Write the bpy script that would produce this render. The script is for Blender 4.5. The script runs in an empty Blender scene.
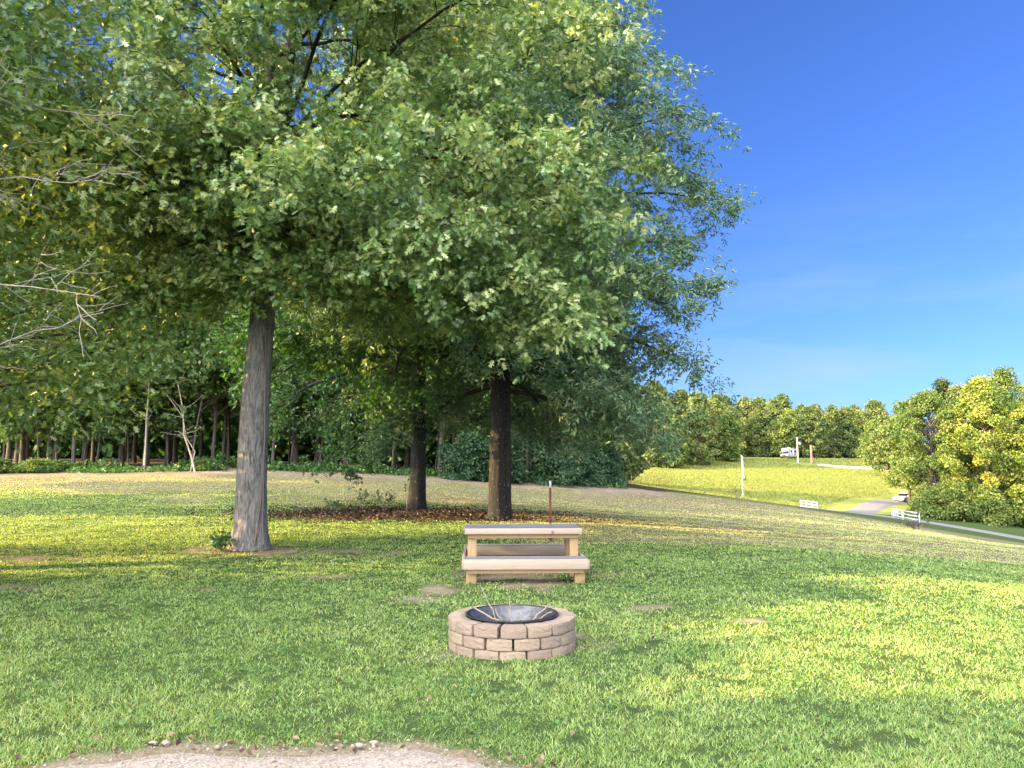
import bpy, bmesh, math, random
import numpy as np
from mathutils import Vector, Matrix, Euler

C = bpy.context
S = C.scene
R_ = math.radians

# ------------------------------------------------------------------ camera, world, sun, exposure
F = 770.0
PITCH = math.atan(84 / F)
CAMZ = 1.6
cam = bpy.data.cameras.new('camera')
cam.sensor_width = 36.0
cam.lens = 36.0 * F / 1024
cam.clip_start = 0.05
cam.clip_end = 3000
co = bpy.data.objects.new('camera', cam)
S.collection.objects.link(co)
co.location = (0, 0, CAMZ)
co.rotation_euler = (math.pi / 2 + PITCH, 0, 0)
S.camera = co

SKY_FILL = 32.5
SUN_EL = R_(19.5)
SUN_A = R_(14)          # light travels along +X turned this much towards +Y
sun_from = Vector((-math.cos(SUN_A) * math.cos(SUN_EL), -math.sin(SUN_A) * math.cos(SUN_EL), math.sin(SUN_EL)))

w = bpy.data.worlds.new('World')
S.world = w
w.use_nodes = True
nt = w.node_tree
nt.nodes.clear()
wo = nt.nodes.new('ShaderNodeOutputWorld')
bg = nt.nodes.new('ShaderNodeBackground')
sky = nt.nodes.new('ShaderNodeTexSky')
sky.sky_type = 'NISHITA'
sky.sun_disc = False
sky.sun_elevation = SUN_EL
sky.sun_rotation = math.atan2(sun_from.x, sun_from.y)
sky.altitude = 200
sky.air_density = 1.0
sky.dust_density = 0.6
sky.ozone_density = 1.6
bg.inputs['Strength'].default_value = 0.069
# unseen sky glow added left of and behind the camera, lifting the shade
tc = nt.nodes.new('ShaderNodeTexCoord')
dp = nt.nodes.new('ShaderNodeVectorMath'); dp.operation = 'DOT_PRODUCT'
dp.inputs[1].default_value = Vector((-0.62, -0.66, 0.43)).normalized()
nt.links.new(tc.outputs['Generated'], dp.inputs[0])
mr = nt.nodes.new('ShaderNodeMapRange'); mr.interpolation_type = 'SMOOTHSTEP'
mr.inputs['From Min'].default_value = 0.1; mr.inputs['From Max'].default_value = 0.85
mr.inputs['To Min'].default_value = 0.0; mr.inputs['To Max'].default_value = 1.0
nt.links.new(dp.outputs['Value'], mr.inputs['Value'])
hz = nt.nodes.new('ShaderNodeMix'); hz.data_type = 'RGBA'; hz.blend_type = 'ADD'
hz.inputs[7].default_value = (SKY_FILL * 1.0, SKY_FILL * 0.97, SKY_FILL * 0.92, 1)
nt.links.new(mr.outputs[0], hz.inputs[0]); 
deep = nt.nodes.new('ShaderNodeMix'); deep.data_type = 'RGBA'; deep.blend_type = 'MULTIPLY'
deep.inputs[0].default_value = 1.0; deep.inputs[7].default_value = (0.275, 0.44, 0.87, 1)
nt.links.new(sky.outputs[0], deep.inputs[6]); 
# thin wisps of cloud low over the horizon
wmap = nt.nodes.new('ShaderNodeMapping'); wmap.inputs['Scale'].default_value = (2.2, 2.2, 11.0); wmap.inputs['Rotation'].default_value = (0.0, 0.25, 0.0)
wn = nt.nodes.new('ShaderNodeTexNoise'); wn.inputs['Scale'].default_value = 1.6; wn.inputs['Detail'].default_value = 7; wn.inputs['Roughness'].default_value = 0.55
nt.links.new(tc.outputs['Generated'], wmap.inputs[0]); nt.links.new(wmap.outputs[0], wn.inputs['Vector'])
sx = nt.nodes.new('ShaderNodeSeparateXYZ'); nt.links.new(tc.outputs['Generated'], sx.inputs[0])
m1 = nt.nodes.new('ShaderNodeMapRange'); m1.inputs['From Min'].default_value = 0.42; m1.inputs['From Max'].default_value = 0.8; m1.inputs['To Max'].default_value = 0.8
nt.links.new(wn.outputs['Fac'], m1.inputs['Value'])
m2 = nt.nodes.new('ShaderNodeMapRange'); m2.inputs['From Min'].default_value = 0.34; m2.inputs['From Max'].default_value = 0.03
nt.links.new(sx.outputs['Z'], m2.inputs['Value'])
mm = nt.nodes.new('ShaderNodeMath'); mm.operation = 'MULTIPLY'
nt.links.new(m1.outputs[0], mm.inputs[0]); nt.links.new(m2.outputs[0], mm.inputs[1])
ci = nt.nodes.new('ShaderNodeMix'); ci.data_type = 'RGBA'; ci.inputs[7].default_value = (2.0, 2.4, 2.85, 1)
nt.links.new(mm.outputs[0], ci.inputs[0]); nt.links.new(deep.outputs[2], ci.inputs[6]); nt.links.new(ci.outputs[2], hz.inputs[6])
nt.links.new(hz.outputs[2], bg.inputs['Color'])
nt.links.new(bg.outputs[0], wo.inputs['Surface'])

sl = bpy.data.lights.new('sun', 'SUN')
sl.energy = 5.0
sl.angle = R_(0.5)
sl.color = (1.0, 0.69, 0.28)
so = bpy.data.objects.new('sun', sl)
S.collection.objects.link(so)
so.rotation_euler = sun_from.to_track_quat('Z', 'Y').to_euler()

S.view_settings.view_transform = 'Standard'
S.view_settings.look = 'None'
S.view_settings.gamma = 1
S.view_settings.use_curve_mapping = False
S.view_settings.exposure = 2.22
S.render.engine = 'CYCLES'
cy = S.cycles
cy.use_denoising = True
cy.max_bounces = 6
cy.diffuse_bounces = 3
cy.glossy_bounces = 2
cy.transmission_bounces = 4
cy.transparent_max_bounces = 6
cy.caustics_reflective = False
cy.caustics_refractive = False

# ------------------------------------------------------------------ small helpers
def at(u, v, Y):
    """World point at image position (u, v) and depth Y along the ground."""
    cu, cv = (u - 512) / F, (384 - v) / F
    d = np.array([cu, math.cos(PITCH) - math.sin(PITCH) * cv, math.sin(PITCH) + math.cos(PITCH) * cv])
    return np.array([0, 0, CAMZ]) + d * (Y / d[1])

def atx(u, Y):
    return (u - 512) / F * Y * math.cos(PITCH)

def tag(o, label=None, cat=None, group=None, kind=None):
    if label: o['label'] = label
    if cat: o['category'] = cat
    if group: o['group'] = group
    if kind: o['kind'] = kind
    return o

def empty(name, loc, rz=0.0):
    o = bpy.data.objects.new(name, None)
    o.empty_display_size = 0.2
    S.collection.objects.link(o)
    o.location = loc
    o.rotation_euler = (0, 0, rz)
    return o

class MB:
    """Collects vertices and faces, then links them as ONE mesh object."""
    def __init__(self):
        self.v = []; self.f = []; self.n = 0; self.a = {}; self.nf = 0
    def add(self, v, f, **att):
        v = np.asarray(v, float).reshape(-1, 3)
        f = np.asarray(f, np.int64)
        self.v.append(v)
        self.f.append(f + self.n)
        for k, val in att.items():
            self.a.setdefault(k, []).append((self.nf, np.broadcast_to(np.asarray(val, float), (len(f),))))
        self.n += len(v)
        self.nf += len(f)
    def box(self, c, s, rz=0.0, rx=0.0, ry=0.0):
        h = np.array(s) / 2.0
        p = np.array([[x, y, z] for z in (-1, 1) for y in (-1, 1) for x in (-1, 1)]) * h
        m = np.array(Euler((rx, ry, rz)).to_matrix())
        p = p @ m.T + np.array(c)
        self.add(p, [[0, 2, 3, 1], [4, 5, 7, 6], [0, 1, 5, 4], [2, 6, 7, 3], [0, 4, 6, 2], [1, 3, 7, 5]])
    def tube(self, pts, rad, ns=6, cap=True, prof=None):
        pts = np.asarray(pts, float); rad = np.broadcast_to(np.asarray(rad, float), (len(pts),))
        t = np.gradient(pts, axis=0)
        t /= np.linalg.norm(t, axis=1)[:, None] + 1e-9
        ref = np.array([0.0, 1, 0]) if abs(t[0][1]) < 0.8 else np.array([1.0, 0, 0])
        a = np.cross(t, ref); a /= np.linalg.norm(a, axis=1)[:, None] + 1e-9
        b = np.cross(t, a)
        th = np.linspace(0, 2 * math.pi, ns, endpoint=False)
        rr = rad[:, None] * (prof if prof is not None else 1.0) * np.ones((len(pts), ns))
        ring = pts[:, None, :] + rr[:, :, None] * (np.cos(th)[None, :, None] * a[:, None, :] + np.sin(th)[None, :, None] * b[:, None, :])
        n = len(pts)
        i = np.arange(n - 1)[:, None] * ns; j = np.arange(ns)[None, :]; k = (j + 1) % ns
        q = np.stack([i + j, i + ns + j, i + ns + k, i + k], -1).reshape(-1, 4)
        self.add(ring.reshape(-1, 3), q)
        if cap:
            base = self.n - n * ns
            self.f.append((np.arange(ns)[::-1][None, :] * -1 + ns - 1 + base)[:, ::-1]); self.nf += 1
            self.f.append((np.arange(ns)[::-1][None, :] + (n - 1) * ns + base)[:, ::-1][:, ::-1]); self.nf += 1
    def mesh(self, name, mats, smooth=False):
        me = bpy.data.meshes.new(name)
        V = np.concatenate(self.v)
        loops = np.concatenate([f.ravel() for f in self.f])
        sizes = np.concatenate([np.full(len(f), f.shape[1]) for f in self.f])
        starts = np.concatenate([[0], np.cumsum(sizes)[:-1]])
        me.vertices.add(len(V)); me.vertices.foreach_set('co', V.astype(np.float32).ravel())
        me.loops.add(len(loops)); me.loops.foreach_set('vertex_index', loops.astype(np.int32))
        me.polygons.add(len(sizes)); me.polygons.foreach_set('loop_start', starts.astype(np.int32))
        for k, lst in self.a.items():
            arr = np.zeros(len(sizes), np.float32)
            for s0, val in lst: arr[s0:s0 + len(val)] = val
            at_ = me.attributes.new(k, 'FLOAT', 'FACE'); at_.data.foreach_set('value', arr)
        if smooth: me.polygons.foreach_set('use_smooth', np.ones(len(sizes), bool))
        me.update(calc_edges=True)
        for m in (mats if isinstance(mats, (list, tuple)) else [mats]): me.materials.append(m)
        return me
    def build(self, name, mat, parent=None, smooth=False, bevel=0.0):
        o = bpy.data.objects.new(name, self.mesh(name, mat, smooth))
        S.collection.objects.link(o)
        if parent: o.parent = parent
        if bevel:
            m = o.modifiers.new('edge', 'BEVEL'); m.width = bevel; m.segments = 2; m.limit_method = 'ANGLE'
        return o

def copy_tree(o, parent=None):
    c = o.copy()
    S.collection.objects.link(c)
    if parent: c.parent = parent
    for ch in list(o.children): copy_tree(ch, c)
    return c

# ------------------------------------------------------------------ materials
def newmat(name):
    m = bpy.data.materials.new(name); m.use_nodes = True
    t = m.node_tree; t.nodes.clear()
    out = t.nodes.new('ShaderNodeOutputMaterial')
    p = t.nodes.new('ShaderNodeBsdfPrincipled')
    t.links.new(p.outputs[0], out.inputs[0])
    return m, t, p, out

def N(t, typ, **kw):
    n = t.nodes.new('ShaderNode' + typ)
    for k, v in kw.items():
        if k in n.inputs: n.inputs[k].default_value = v
        else: setattr(n, k, v)
    return n

def noise(t, scale, detail=4, rough=0.6, coord='Object', stretch=(1, 1, 1)):
    tc = N(t, 'TexCoord'); mp = N(t, 'Mapping'); mp.inputs['Scale'].default_value = stretch
    n = N(t, 'TexNoise', Scale=scale, Detail=detail, Roughness=rough)
    t.links.new(tc.outputs[coord], mp.inputs[0]); t.links.new(mp.outputs[0], n.inputs['Vector'])
    return n.outputs['Fac']

def ramp(t, fac, stops):
    r = N(t, 'ValToRGB')
    e = r.color_ramp.elements
    while len(e) < len(stops): e.new(0.5)
    for i, (p, c) in enumerate(stops): e[i].position = p; e[i].color = (*c, 1)
    t.links.new(fac, r.inputs[0])
    return r.outputs[0]

def mixc(t, fac, a, b, mode='MIX'):
    m = N(t, 'Mix', data_type='RGBA', blend_type=mode)
    for sock, x in ((m.inputs[0], fac), (m.inputs[6], a), (m.inputs[7], b)):
        if isinstance(x, (tuple, list)): sock.default_value = (*x, 1) if len(x) == 3 else x
        elif isinstance(x, (int, float)): sock.default_value = x
        else: t.links.new(x, sock)
    return m.outputs[2]

def math_(t, op, a, b=0.0, clamp=False):
    m = N(t, 'Math', operation=op, use_clamp=clamp)
    for s_, x in zip(m.inputs, (a, b)):
        if isinstance(x, (int, float)): s_.default_value = x
        else: t.links.new(x, s_)
    return m.outputs[0]

def bump(t, p, h, strength=0.5, dist=0.02):
    b = N(t, 'Bump', Strength=strength, Distance=dist)
    t.links.new(h, b.inputs['Height']); t.links.new(b.outputs[0], p.inputs['Normal'])

def simple(name, col, rough=0.6, metal=0.0, var=0.15, scale=6, bs=0.15, stretch=(1, 1, 1)):
    m, t, p, o = newmat(name)
    n = noise(t, scale, 5, 0.65, stretch=stretch)
    lo = tuple(c * (1 - var) for c in col); hi = tuple(min(1, c * (1 + var)) for c in col)
    t.links.new(ramp(t, n, [(0.3, lo), (0.7, hi)]), p.inputs['Base Color'])
    p.inputs['Roughness'].default_value = rough; p.inputs['Metallic'].default_value = metal
    if bs: bump(t, p, noise(t, scale * 5, 3, stretch=stretch), bs, 0.01)
    return m

def leafmat(name, c0, c1, c2, transl=0.35, rough=0.45, spec=0.5, tcol=None, gain=1.0):
    """c0..c2 over the per-leaf tint attribute."""
    m, t, p, out = newmat(name)
    c0, c1, c2 = (tuple(v * gain for v in c) for c in (c0, c1, c2))
    a = N(t, 'Attribute', attribute_name='tint')
    oi = N(t, 'ObjectInfo')
    f = math_(t, 'ADD', a.outputs['Fac'], math_(t, 'MULTIPLY', math_(t, 'SUBTRACT', oi.outputs['Random'], 0.5), 0.22), True)
    col = ramp(t, f, [(0.0, c0), (0.5, c1), (1.0, c2)])
    t.links.new(col, p.inputs['Base Color'])
    p.inputs['Roughness'].default_value = rough
    p.inputs['Specular IOR Level'].default_value = spec
    tr = N(t, 'BsdfTranslucent')
    t.links.new(mixc(t, 1.0, col, tcol or (1.3, 1.25, 0.55), 'MULTIPLY'), tr.inputs[0])
    mx = N(t, 'MixShader'); mx.inputs[0].default_value = transl
    t.links.new(p.outputs[0], mx.inputs[1]); t.links.new(tr.outputs[0], mx.inputs[2]); t.links.new(mx.outputs[0], out.inputs[0])
    return m

def barkmat(name, dark, light, scale=9, lichen=0.0):
    m, t, p, o = newmat(name)
    n1 = noise(t, scale, 6, 0.7, stretch=(1, 1, 0.16))
    n2 = noise(t, 2.2, 3, 0.6)
    n1 = math_(t, 'ADD', math_(t, 'MULTIPLY', n1, 0.45), math_(t, 'MULTIPLY', noise(t, scale * 2.6, 5, 0.7, stretch=(1, 1, 0.2)), 0.55))
    c = ramp(t, n1, [(0.38, dark), (0.60, light)])
    c = mixc(t, math_(t, 'MULTIPLY', n2, 0.45), c, tuple(0.5 * (a + b) * 0.8 for a, b in zip(dark, light)))
    if lichen:
        n3 = noise(t, 17, 3, 0.5)
        k = ramp(t, n3, [(0.66, (0, 0, 0)), (0.71, (1, 1, 1))])
        c = mixc(t, math_(t, 'MULTIPLY', k, lichen), c, (0.5, 0.52, 0.46))
    t.links.new(c, p.inputs['Base Color'])
    p.inputs['Roughness'].default_value = 0.9
    p.inputs['Specular IOR Level'].default_value = 0.2
    bump(t, p, n1, 1.0, 0.06)
    return m

M = {}
M['oak_leaf'] = leafmat('oak_leaf', (0.025, 0.05, 0.018), (0.062, 0.105, 0.036), (0.17, 0.195, 0.085), 0.40, 0.33, 0.6, (1.3, 1.2, 0.6), gain=2.45)
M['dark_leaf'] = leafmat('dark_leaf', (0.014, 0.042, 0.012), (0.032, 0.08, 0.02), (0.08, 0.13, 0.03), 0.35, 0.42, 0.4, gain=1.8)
M['willow_leaf'] = leafmat('willow_leaf', (0.024, 0.052, 0.026), (0.054, 0.098, 0.052), (0.14, 0.155, 0.08), 0.33, 0.42, 0.5, (1.15, 1.2, 0.7), gain=2.45)
M['wood_leaf'] = leafmat('wood_leaf', (0.022, 0.05, 0.016), (0.055, 0.10, 0.03), (0.14, 0.165, 0.05), 0.4, gain=1.9)
M['far_leaf'] = leafmat('far_leaf', (0.028, 0.055, 0.02), (0.065, 0.09, 0.028), (0.13, 0.13, 0.045), 0.3, 0.55, 0.3, gain=1.85)
M['gold_leaf'] = leafmat('gold_leaf', (0.045, 0.08, 0.018), (0.10, 0.13, 0.026), (0.19, 0.18, 0.04), 0.35, 0.5, 0.35, gain=1.95)
M['pale_leaf'] = leafmat('pale_leaf', (0.035, 0.07, 0.02), (0.085, 0.12, 0.03), (0.15, 0.17, 0.045), 0.33, 0.5, 0.35, gain=1.6)
M['pine_leaf'] = leafmat('pine_leaf', (0.02, 0.045, 0.014), (0.045, 0.075, 0.02), (0.08, 0.10, 0.03), 0.2, 0.55, 0.3)
M['shrub_leaf'] = leafmat('shrub_leaf', (0.02, 0.06, 0.025), (0.05, 0.11, 0.05), (0.11, 0.17, 0.08), 0.35, 0.45, 0.4, (1.1, 1.2, 0.8))
M['bark_grey'] = barkmat('bark_grey', (0.04, 0.037, 0.036), (0.34, 0.325, 0.31), 14)
M['bark_dark'] = barkmat('bark_dark', (0.012, 0.011, 0.010), (0.042, 0.039, 0.037), 12, 0.5)
M['bark_wood'] = barkmat('bark_wood', (0.025, 0.021, 0.018), (0.15, 0.13, 0.11), 8)
M['dead_branch'] = simple('dead_branch', (0.27, 0.24, 0.2), 0.85, var=0.25, scale=12)
M['sap_bark'] = simple('sapling_bark', (0.24, 0.2, 0.16), 0.85, var=0.3, scale=8)
M['vine'] = simple('vine_stem', (0.16, 0.13, 0.11), 0.9, scale=20)
M['white_paint'] = simple('white_paint', (0.5, 0.5, 0.5), 0.5, var=0.05, scale=3, bs=0.05)

rng = np.random.default_rng(7)
random.seed(7)

# ------------------------------------------------------------------ terrain
def ctrl():
    P = []
    for x in np.arange(-12, 3.1, 3):
        for y in np.arange(-6, 22, 4): P.append((x, y, 0.0))
    def px(u, v, Y): P.append(tuple(at(u, v, Y)))
    P += [(5, 4, -0.01), (5, 12, -0.04), (8, 8, -0.18), (10.3, 15.5, -0.4), (14, 8, -0.55), (25, 8, -1.6), (0, 30, -0.02), (-8, 30, 0.15), (6, 25, -0.3)]
    px(640, 490, 66); px(830, 513.5, 64); px(740, 499.5, 66); px(920, 528.5, 62); px(1024, 549.5, 58); px(1150, 572, 54)
    px(650, 486.8, 92); px(600, 484, 60); px(450, 478, 52); px(250, 470, 48); px(0, 472, 45); px(-200, 470, 45)
    P += [(5, 45, -0.3), (16, 40, -1.2), (22, 25, -1.6), (30, 35, -2.8), (45, 30, -4.0)]
    P.append((-20, 30, 0.45)); P.append((-30, 15, 0.2)); P.append((-40, 0, 0.3))
    P.append((-30, 100, 3)); P.append((10, 110, 0.5)); P.append((-60, 60, 2)); P.append((-10, 75, 1.6))
    # valley road
    px(1024, 539, 84); px(1024, 527, 100); px(950, 519, 104); px(1150, 545, 98); px(905, 519.5, 92); px(850, 512.5, 104); px(808, 508, 112); px(905, 501.5, 132)
    px(1150, 560, 80); px(743, 497.5, 112); px(970, 528, 92)
    # field
    px(650, 486.5, 112); px(800, 495, 122); px(870, 496, 135); px(770, 461, 205); px(700, 471, 180); px(870, 462, 212); px(900, 486, 155)
    px(840, 468, 198); px(700, 482, 130); px(800, 481, 150); px(900, 470, 195); px(960, 500, 140); px(1000, 520, 105)
    P += [(60, 260, 4.5), (120, 260, 4.5), (0, 260, 5), (150, 150, -1), (150, 80, -6), (100, 60, -6.5), (0, 420, 8), (200, 420, 6), (-200, 400, 8), (300, 100, -5), (-200, 50, 2), (-120, 200, 6),
          (0, -60, 0), (100, -60, -3), (-100, -60, 1), (800, 800, 5), (-800, 800, 8), (-800, -300, 2), (800, -300, -5), (0, 800, 8), (0, -300, 0), (800, 200, 0), (-800, 200, 5)]
    return np.array(P)
CP = ctrl()
def _phi(r): return r ** 2 * np.log(r + 1e-9)
def _fit():
    n = len(CP); sc = 50.0
    xy = CP[:, :2] / sc
    A = _phi(np.linalg.norm(xy[:, None] - xy[None], axis=2)) + np.eye(n) * 2e-4
    Pm = np.c_[np.ones(n), xy]
    K = np.block([[A, Pm], [Pm.T, np.zeros((3, 3))]])
    return np.linalg.solve(K, np.r_[CP[:, 2], np.zeros(3)])
CW = _fit()
def H(x, y):
    x = np.asarray(x, float); y = np.asarray(y, float)
    sh = np.broadcast(x, y).shape
    q = np.stack(np.broadcast_arrays(x, y), -1).reshape(-1, 2) / 50.0
    out = np.empty(len(q))
    for i in range(0, len(q), 40000):
        b = q[i:i + 40000]
        out[i:i + 40000] = _phi(np.linalg.norm(b[:, None] - (CP[None, :, :2] / 50.0), axis=2)) @ CW[:-3] + CW[-3] + b @ CW[-2:]
    return out.reshape(sh)
def h1(x, y): return float(H(x, y))

def vnoise(x, y, s, seed=0):
    """cheap smooth value noise in 0..1"""
    x = np.asarray(x) / s + 1000; y = np.asarray(y) / s + 1000
    xi = np.floor(x).astype(np.int64); yi = np.floor(y).astype(np.int64)
    fx = x - xi; fy = y - yi; fx = fx * fx * (3 - 2 * fx); fy = fy * fy * (3 - 2 * fy)
    def hsh(a, b):
        v = np.sin(a * 12.9898 + b * 78.233 + seed * 37.7) * 43758.5453
        return v - np.floor(v)
    return (hsh(xi, yi) * (1 - fx) + hsh(xi + 1, yi) * fx) * (1 - fy) + (hsh(xi, yi + 1) * (1 - fx) + hsh(xi + 1, yi + 1) * fx) * fy
def fbm(x, y, s, seed=0):
    return 0.5 * vnoise(x, y, s, seed) + 0.3 * vnoise(x, y, s / 2.1, seed + 1) + 0.2 * vnoise(x, y, s / 4.3, seed + 2)
def sstep(a, b, x): t = np.clip((x - a) / (b - a), 0, 1); return t * t * (3 - 2 * t)

def edge_y(x):
    """depth of the wood's edge along the far side of the lawn"""
    return 45.0 + np.clip((x + 26) / 34, 0, 1.2) * 12

def path_front(x):   # far edge of the path, in metres ahead of the camera
    return 4.585 - 0.6 * np.clip(np.abs(x + 1.25) - 0.6, 0, 9) ** 1.35 + (fbm(x, x * 0, 0.5, 5) - 0.5) * 0.3
DIRT = [(-4.9, 14.6, 1.5, 0.9, 1.0), (-8.6, 13.6, 1.3, 0.55, 0.9), (-6.7, 10.2, 0.55, 0.3, 0.8), (-3.4, 14.7, 1.4, 0.5, .85), (-1.05, 10.3, 0.42, 0.5, 0.95), (-1.15, 9.3, 0.45, 0.3, 0.9),
        (1.7, 8.85, 0.45, 0.28, 0.95), (2.5, 8.1, 0.25, 0.15, 0.8), (-0.55, 6.75, 0.35, 0.5, 0.5), (0.15, 11.4, 1.15, 1.15, 1.0), (-2.6, 11.4, 0.6, 0.22, .7), (-7.6, 11.0, .5, .22, .75),
        (-3.9, 10.2, .4, .2, .6), (0.0, 7.0, 0.72, 0.72, 0.7), (2.6, 14.6, .5, .3, .6), (4.5, 13.5, .5, .2, .5)]
def masks(x, y):
    n = fbm(x, y, 6, 3); n2 = fbm(x, y, 1.6, 9); n3 = fbm(x, y, 0.45, 19)
    yline = 15.9 + 0.12 * x + (n2 - 0.5) * 2.2
    dry = sstep(-0.8, 1.6, y - yline) * sstep(-1.5, 3.5, x + (n - 0.5) * 4 + np.clip((y - 22), 0, 15) * 0.45)
    dry = np.maximum(dry, sstep(27, 37, y + (n - 0.5) * 14))
    dry = dry * (0.72 + 0.5 * n)
    far = sstep(66, 78, y - 0.05 * x)                   # past the crest: green verge again
    dry = dry * (1 - far)
    dirt = np.zeros_like(x)
    for cx, cy_, rx, ry, s in DIRT:
        cx, cy_ = cx * 1.03, cy_ * 1.03
        d = np.sqrt(((x - cx) / rx) ** 2 + ((y - cy_) / ry) ** 2)
        dirt = np.maximum(dirt, s * (1 - sstep(-0.2, 1.7, d + (n3 - 0.5) * 2.4)))
    dirt = np.maximum(dirt, 0.85 * np.exp(-((y - path_front(x)) / 0.16) ** 2) * (y < 6) * (y > 2))
    e = edge_y(x)
    dirt = np.maximum(dirt, 0.75 * sstep(-9, -2, y - e + (n2 - .5) * 5) * (1 - sstep(10, 14, x)) * (1 - far))
    litter = np.exp(-(((x + 3.6) / 4.2) ** 2 + ((y - 26.0) / 2.8) ** 2) ** 2 * 1.0) * (0.6 + 0.7 * n2)
    litter = np.maximum(litter, np.exp(-(((x + 5.2) / 0.9) ** 2 + ((y - 15.2) / 0.8) ** 2)) * 0.7)
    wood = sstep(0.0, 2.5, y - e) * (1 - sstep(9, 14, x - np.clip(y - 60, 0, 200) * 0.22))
    fx = x / np.maximum(y, 1)
    field = sstep(104, 112, y + (n2 - .5) * 5 - np.clip(x - 40, 0, 40) * -0.1) * (1 - sstep(225, 235, y))
    return dry, dirt, litter, wood, field

def grow(a0, a1, lim, step, g):
    up = [a1]; s = step
    while up[-1] < lim: s *= g; up.append(up[-1] + s)
    return up[1:]
xs = np.array([-v for v in grow(0, 14, 750, 0.12, 1.06)][::-1] + list(np.arange(-14, 12.01, 0.12)) + grow(0, 12, 750, 0.12, 1.055))
ys = np.array([-(v) + 6 for v in grow(0, 3, 300, 0.3, 1.12)][::-1] + list(np.arange(3, 26, 0.12)) + grow(0, 26, 900, 0.12, 1.04))
GX, GY = np.meshgrid(xs, ys)
GZ = H(GX, GY)
GZ = GZ + (fbm(GX, GY, 2.5, 21) - 0.5) * 0.05 * np.clip(GY / 8, 0.3, 3) * np.clip(1 - (GY - 30) / 40, 0, 1)
gm = MB()
nx, ny = len(xs), len(ys)
ii = (np.arange(ny - 1)[:, None] * nx + np.arange(nx - 1)[None]).ravel()
gm.add(np.stack([GX, GY, GZ], -1).reshape(-1, 3), np.stack([ii, ii + 1, ii + nx + 1, ii + nx], -1))

def ground_mat():
    m, t, p, o = newmat('ground_surface')
    def A(n): return N(t, 'Attribute', attribute_name=n).outputs['Fac']
    nf = noise(t, 9, 6, 0.7); nm = noise(t, 1.1, 5, 0.65); nl = noise(t, 0.15, 4, 0.6); nz = noise(t, 45, 3, 0.7)
    green = ramp(t, nf, [(0.25, (0.018, 0.034, 0.010)), (0.5, (0.038, 0.066, 0.018)), (0.8, (0.08, 0.11, 0.035))])
    green = mixc(t, math_(t, 'MULTIPLY', nm, 0.4), green, (0.07, 0.09, 0.035))
    dry = ramp(t, nf, [(0.25, (0.085, 0.073, 0.043)), (0.55, (0.15, 0.127, 0.077)), (0.85, (0.235, 0.195, 0.125))])
    dry = mixc(t, ramp(t, nl, [(0.45, (0, 0, 0)), (0.62, (.55, .55, .55))]), dry, (0.13, 0.15, 0.055))
    dirt = ramp(t, nm, [(0.3, (0.19, 0.145, 0.105)), (0.7, (0.31, 0.25, 0.195))])
    litt = ramp(t, nz, [(0.3, (0.045, 0.028, 0.02)), (0.7, (0.15, 0.09, 0.06))])
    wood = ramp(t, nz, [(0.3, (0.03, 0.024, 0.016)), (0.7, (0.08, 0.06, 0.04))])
    field = ramp(t, math_(t, 'ADD', math_(t, 'MULTIPLY', noise(t, 1.3, 5, 0.7), 0.6), math_(t, 'MULTIPLY', noise(t, 0.12, 4, 0.6), 0.4)), [(0.32, (0.12, 0.16, 0.036)), (0.62, (0.215, 0.23, 0.06))])
    def br(mask, amt=0.5):
        return ramp(t, math_(t, 'ADD', mask, math_(t, 'MULTIPLY', math_(t, 'SUBTRACT', nf, 0.5), amt)), [(0.3, (0, 0, 0)), (0.62, (1, 1, 1))])
    c = mixc(t, br(A('dry')), green, dry)
    c = mixc(t, br(A('field'), 0.3), c, field)
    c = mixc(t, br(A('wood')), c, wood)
    c = mixc(t, ramp(t, math_(t, 'ADD', A('dirt'), math_(t, 'MULTIPLY', math_(t, 'SUBTRACT', nz, 0.5), 1.3)), [(0.25, (0, 0, 0)), (0.85, (1, 1, 1))]), c, dirt)
    c = mixc(t, br(A('litter'), 0.6), c, litt)
    t.links.new(c, p.inputs['Base Color'])
    p.inputs['Roughness'].default_value = 0.95; p.inputs['Specular IOR Level'].default_value = 0.1
    bump(t, p, math_(t, 'ADD', nf, nz), 0.6, 0.04)
    return m
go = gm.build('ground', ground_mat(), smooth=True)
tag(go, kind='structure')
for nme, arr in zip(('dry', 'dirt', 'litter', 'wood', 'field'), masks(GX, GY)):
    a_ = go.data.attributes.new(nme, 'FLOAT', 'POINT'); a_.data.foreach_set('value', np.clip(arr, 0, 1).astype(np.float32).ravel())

def ribbon(name, pts, width, mat, lift, nl=6, step=1.0):
    pts = np.array(pts, float)
    seg = np.linalg.norm(np.diff(pts, axis=0), axis=1); s = np.r_[0, np.cumsum(seg)]
    q = np.arange(0, s[-1], step)
    # smooth by resampling twice
    cx = np.interp(q, s, pts[:, 0]); cy_ = np.interp(q, s, pts[:, 1]); wd = np.interp(q, s, np.broadcast_to(width, len(pts)))
    k = np.ones(9) / 9
    cx = np.convolve(np.pad(cx, 4, mode='edge'), k, 'valid'); cy_ = np.convolve(np.pad(cy_, 4, mode='edge'), k, 'valid')
    tx, ty = np.gradient(cx), np.gradient(cy_); L = np.hypot(tx, ty); tx /= L; ty /= L
    o = np.linspace(-0.5, 0.5, nl + 1)
    X = cx[:, None] - ty[:, None] * o * wd[:, None]; Y = cy_[:, None] + tx[:, None] * o * wd[:, None]
    Z = H(X, Y) + lift
    Z[:, 0] -= lift + 0.15; Z[:, -1] -= lift + 0.15
    b = MB(); n = len(q); ii = (np.arange(n - 1)[:, None] * (nl + 1) + np.arange(nl)[None]).ravel()
    b.add(np.stack([X, Y, Z], -1).reshape(-1, 3), np.stack([ii, ii + 1, ii + nl + 2, ii + nl + 1], -1))
    return tag(b.build(name, mat, smooth=True), kind='structure')

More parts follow.
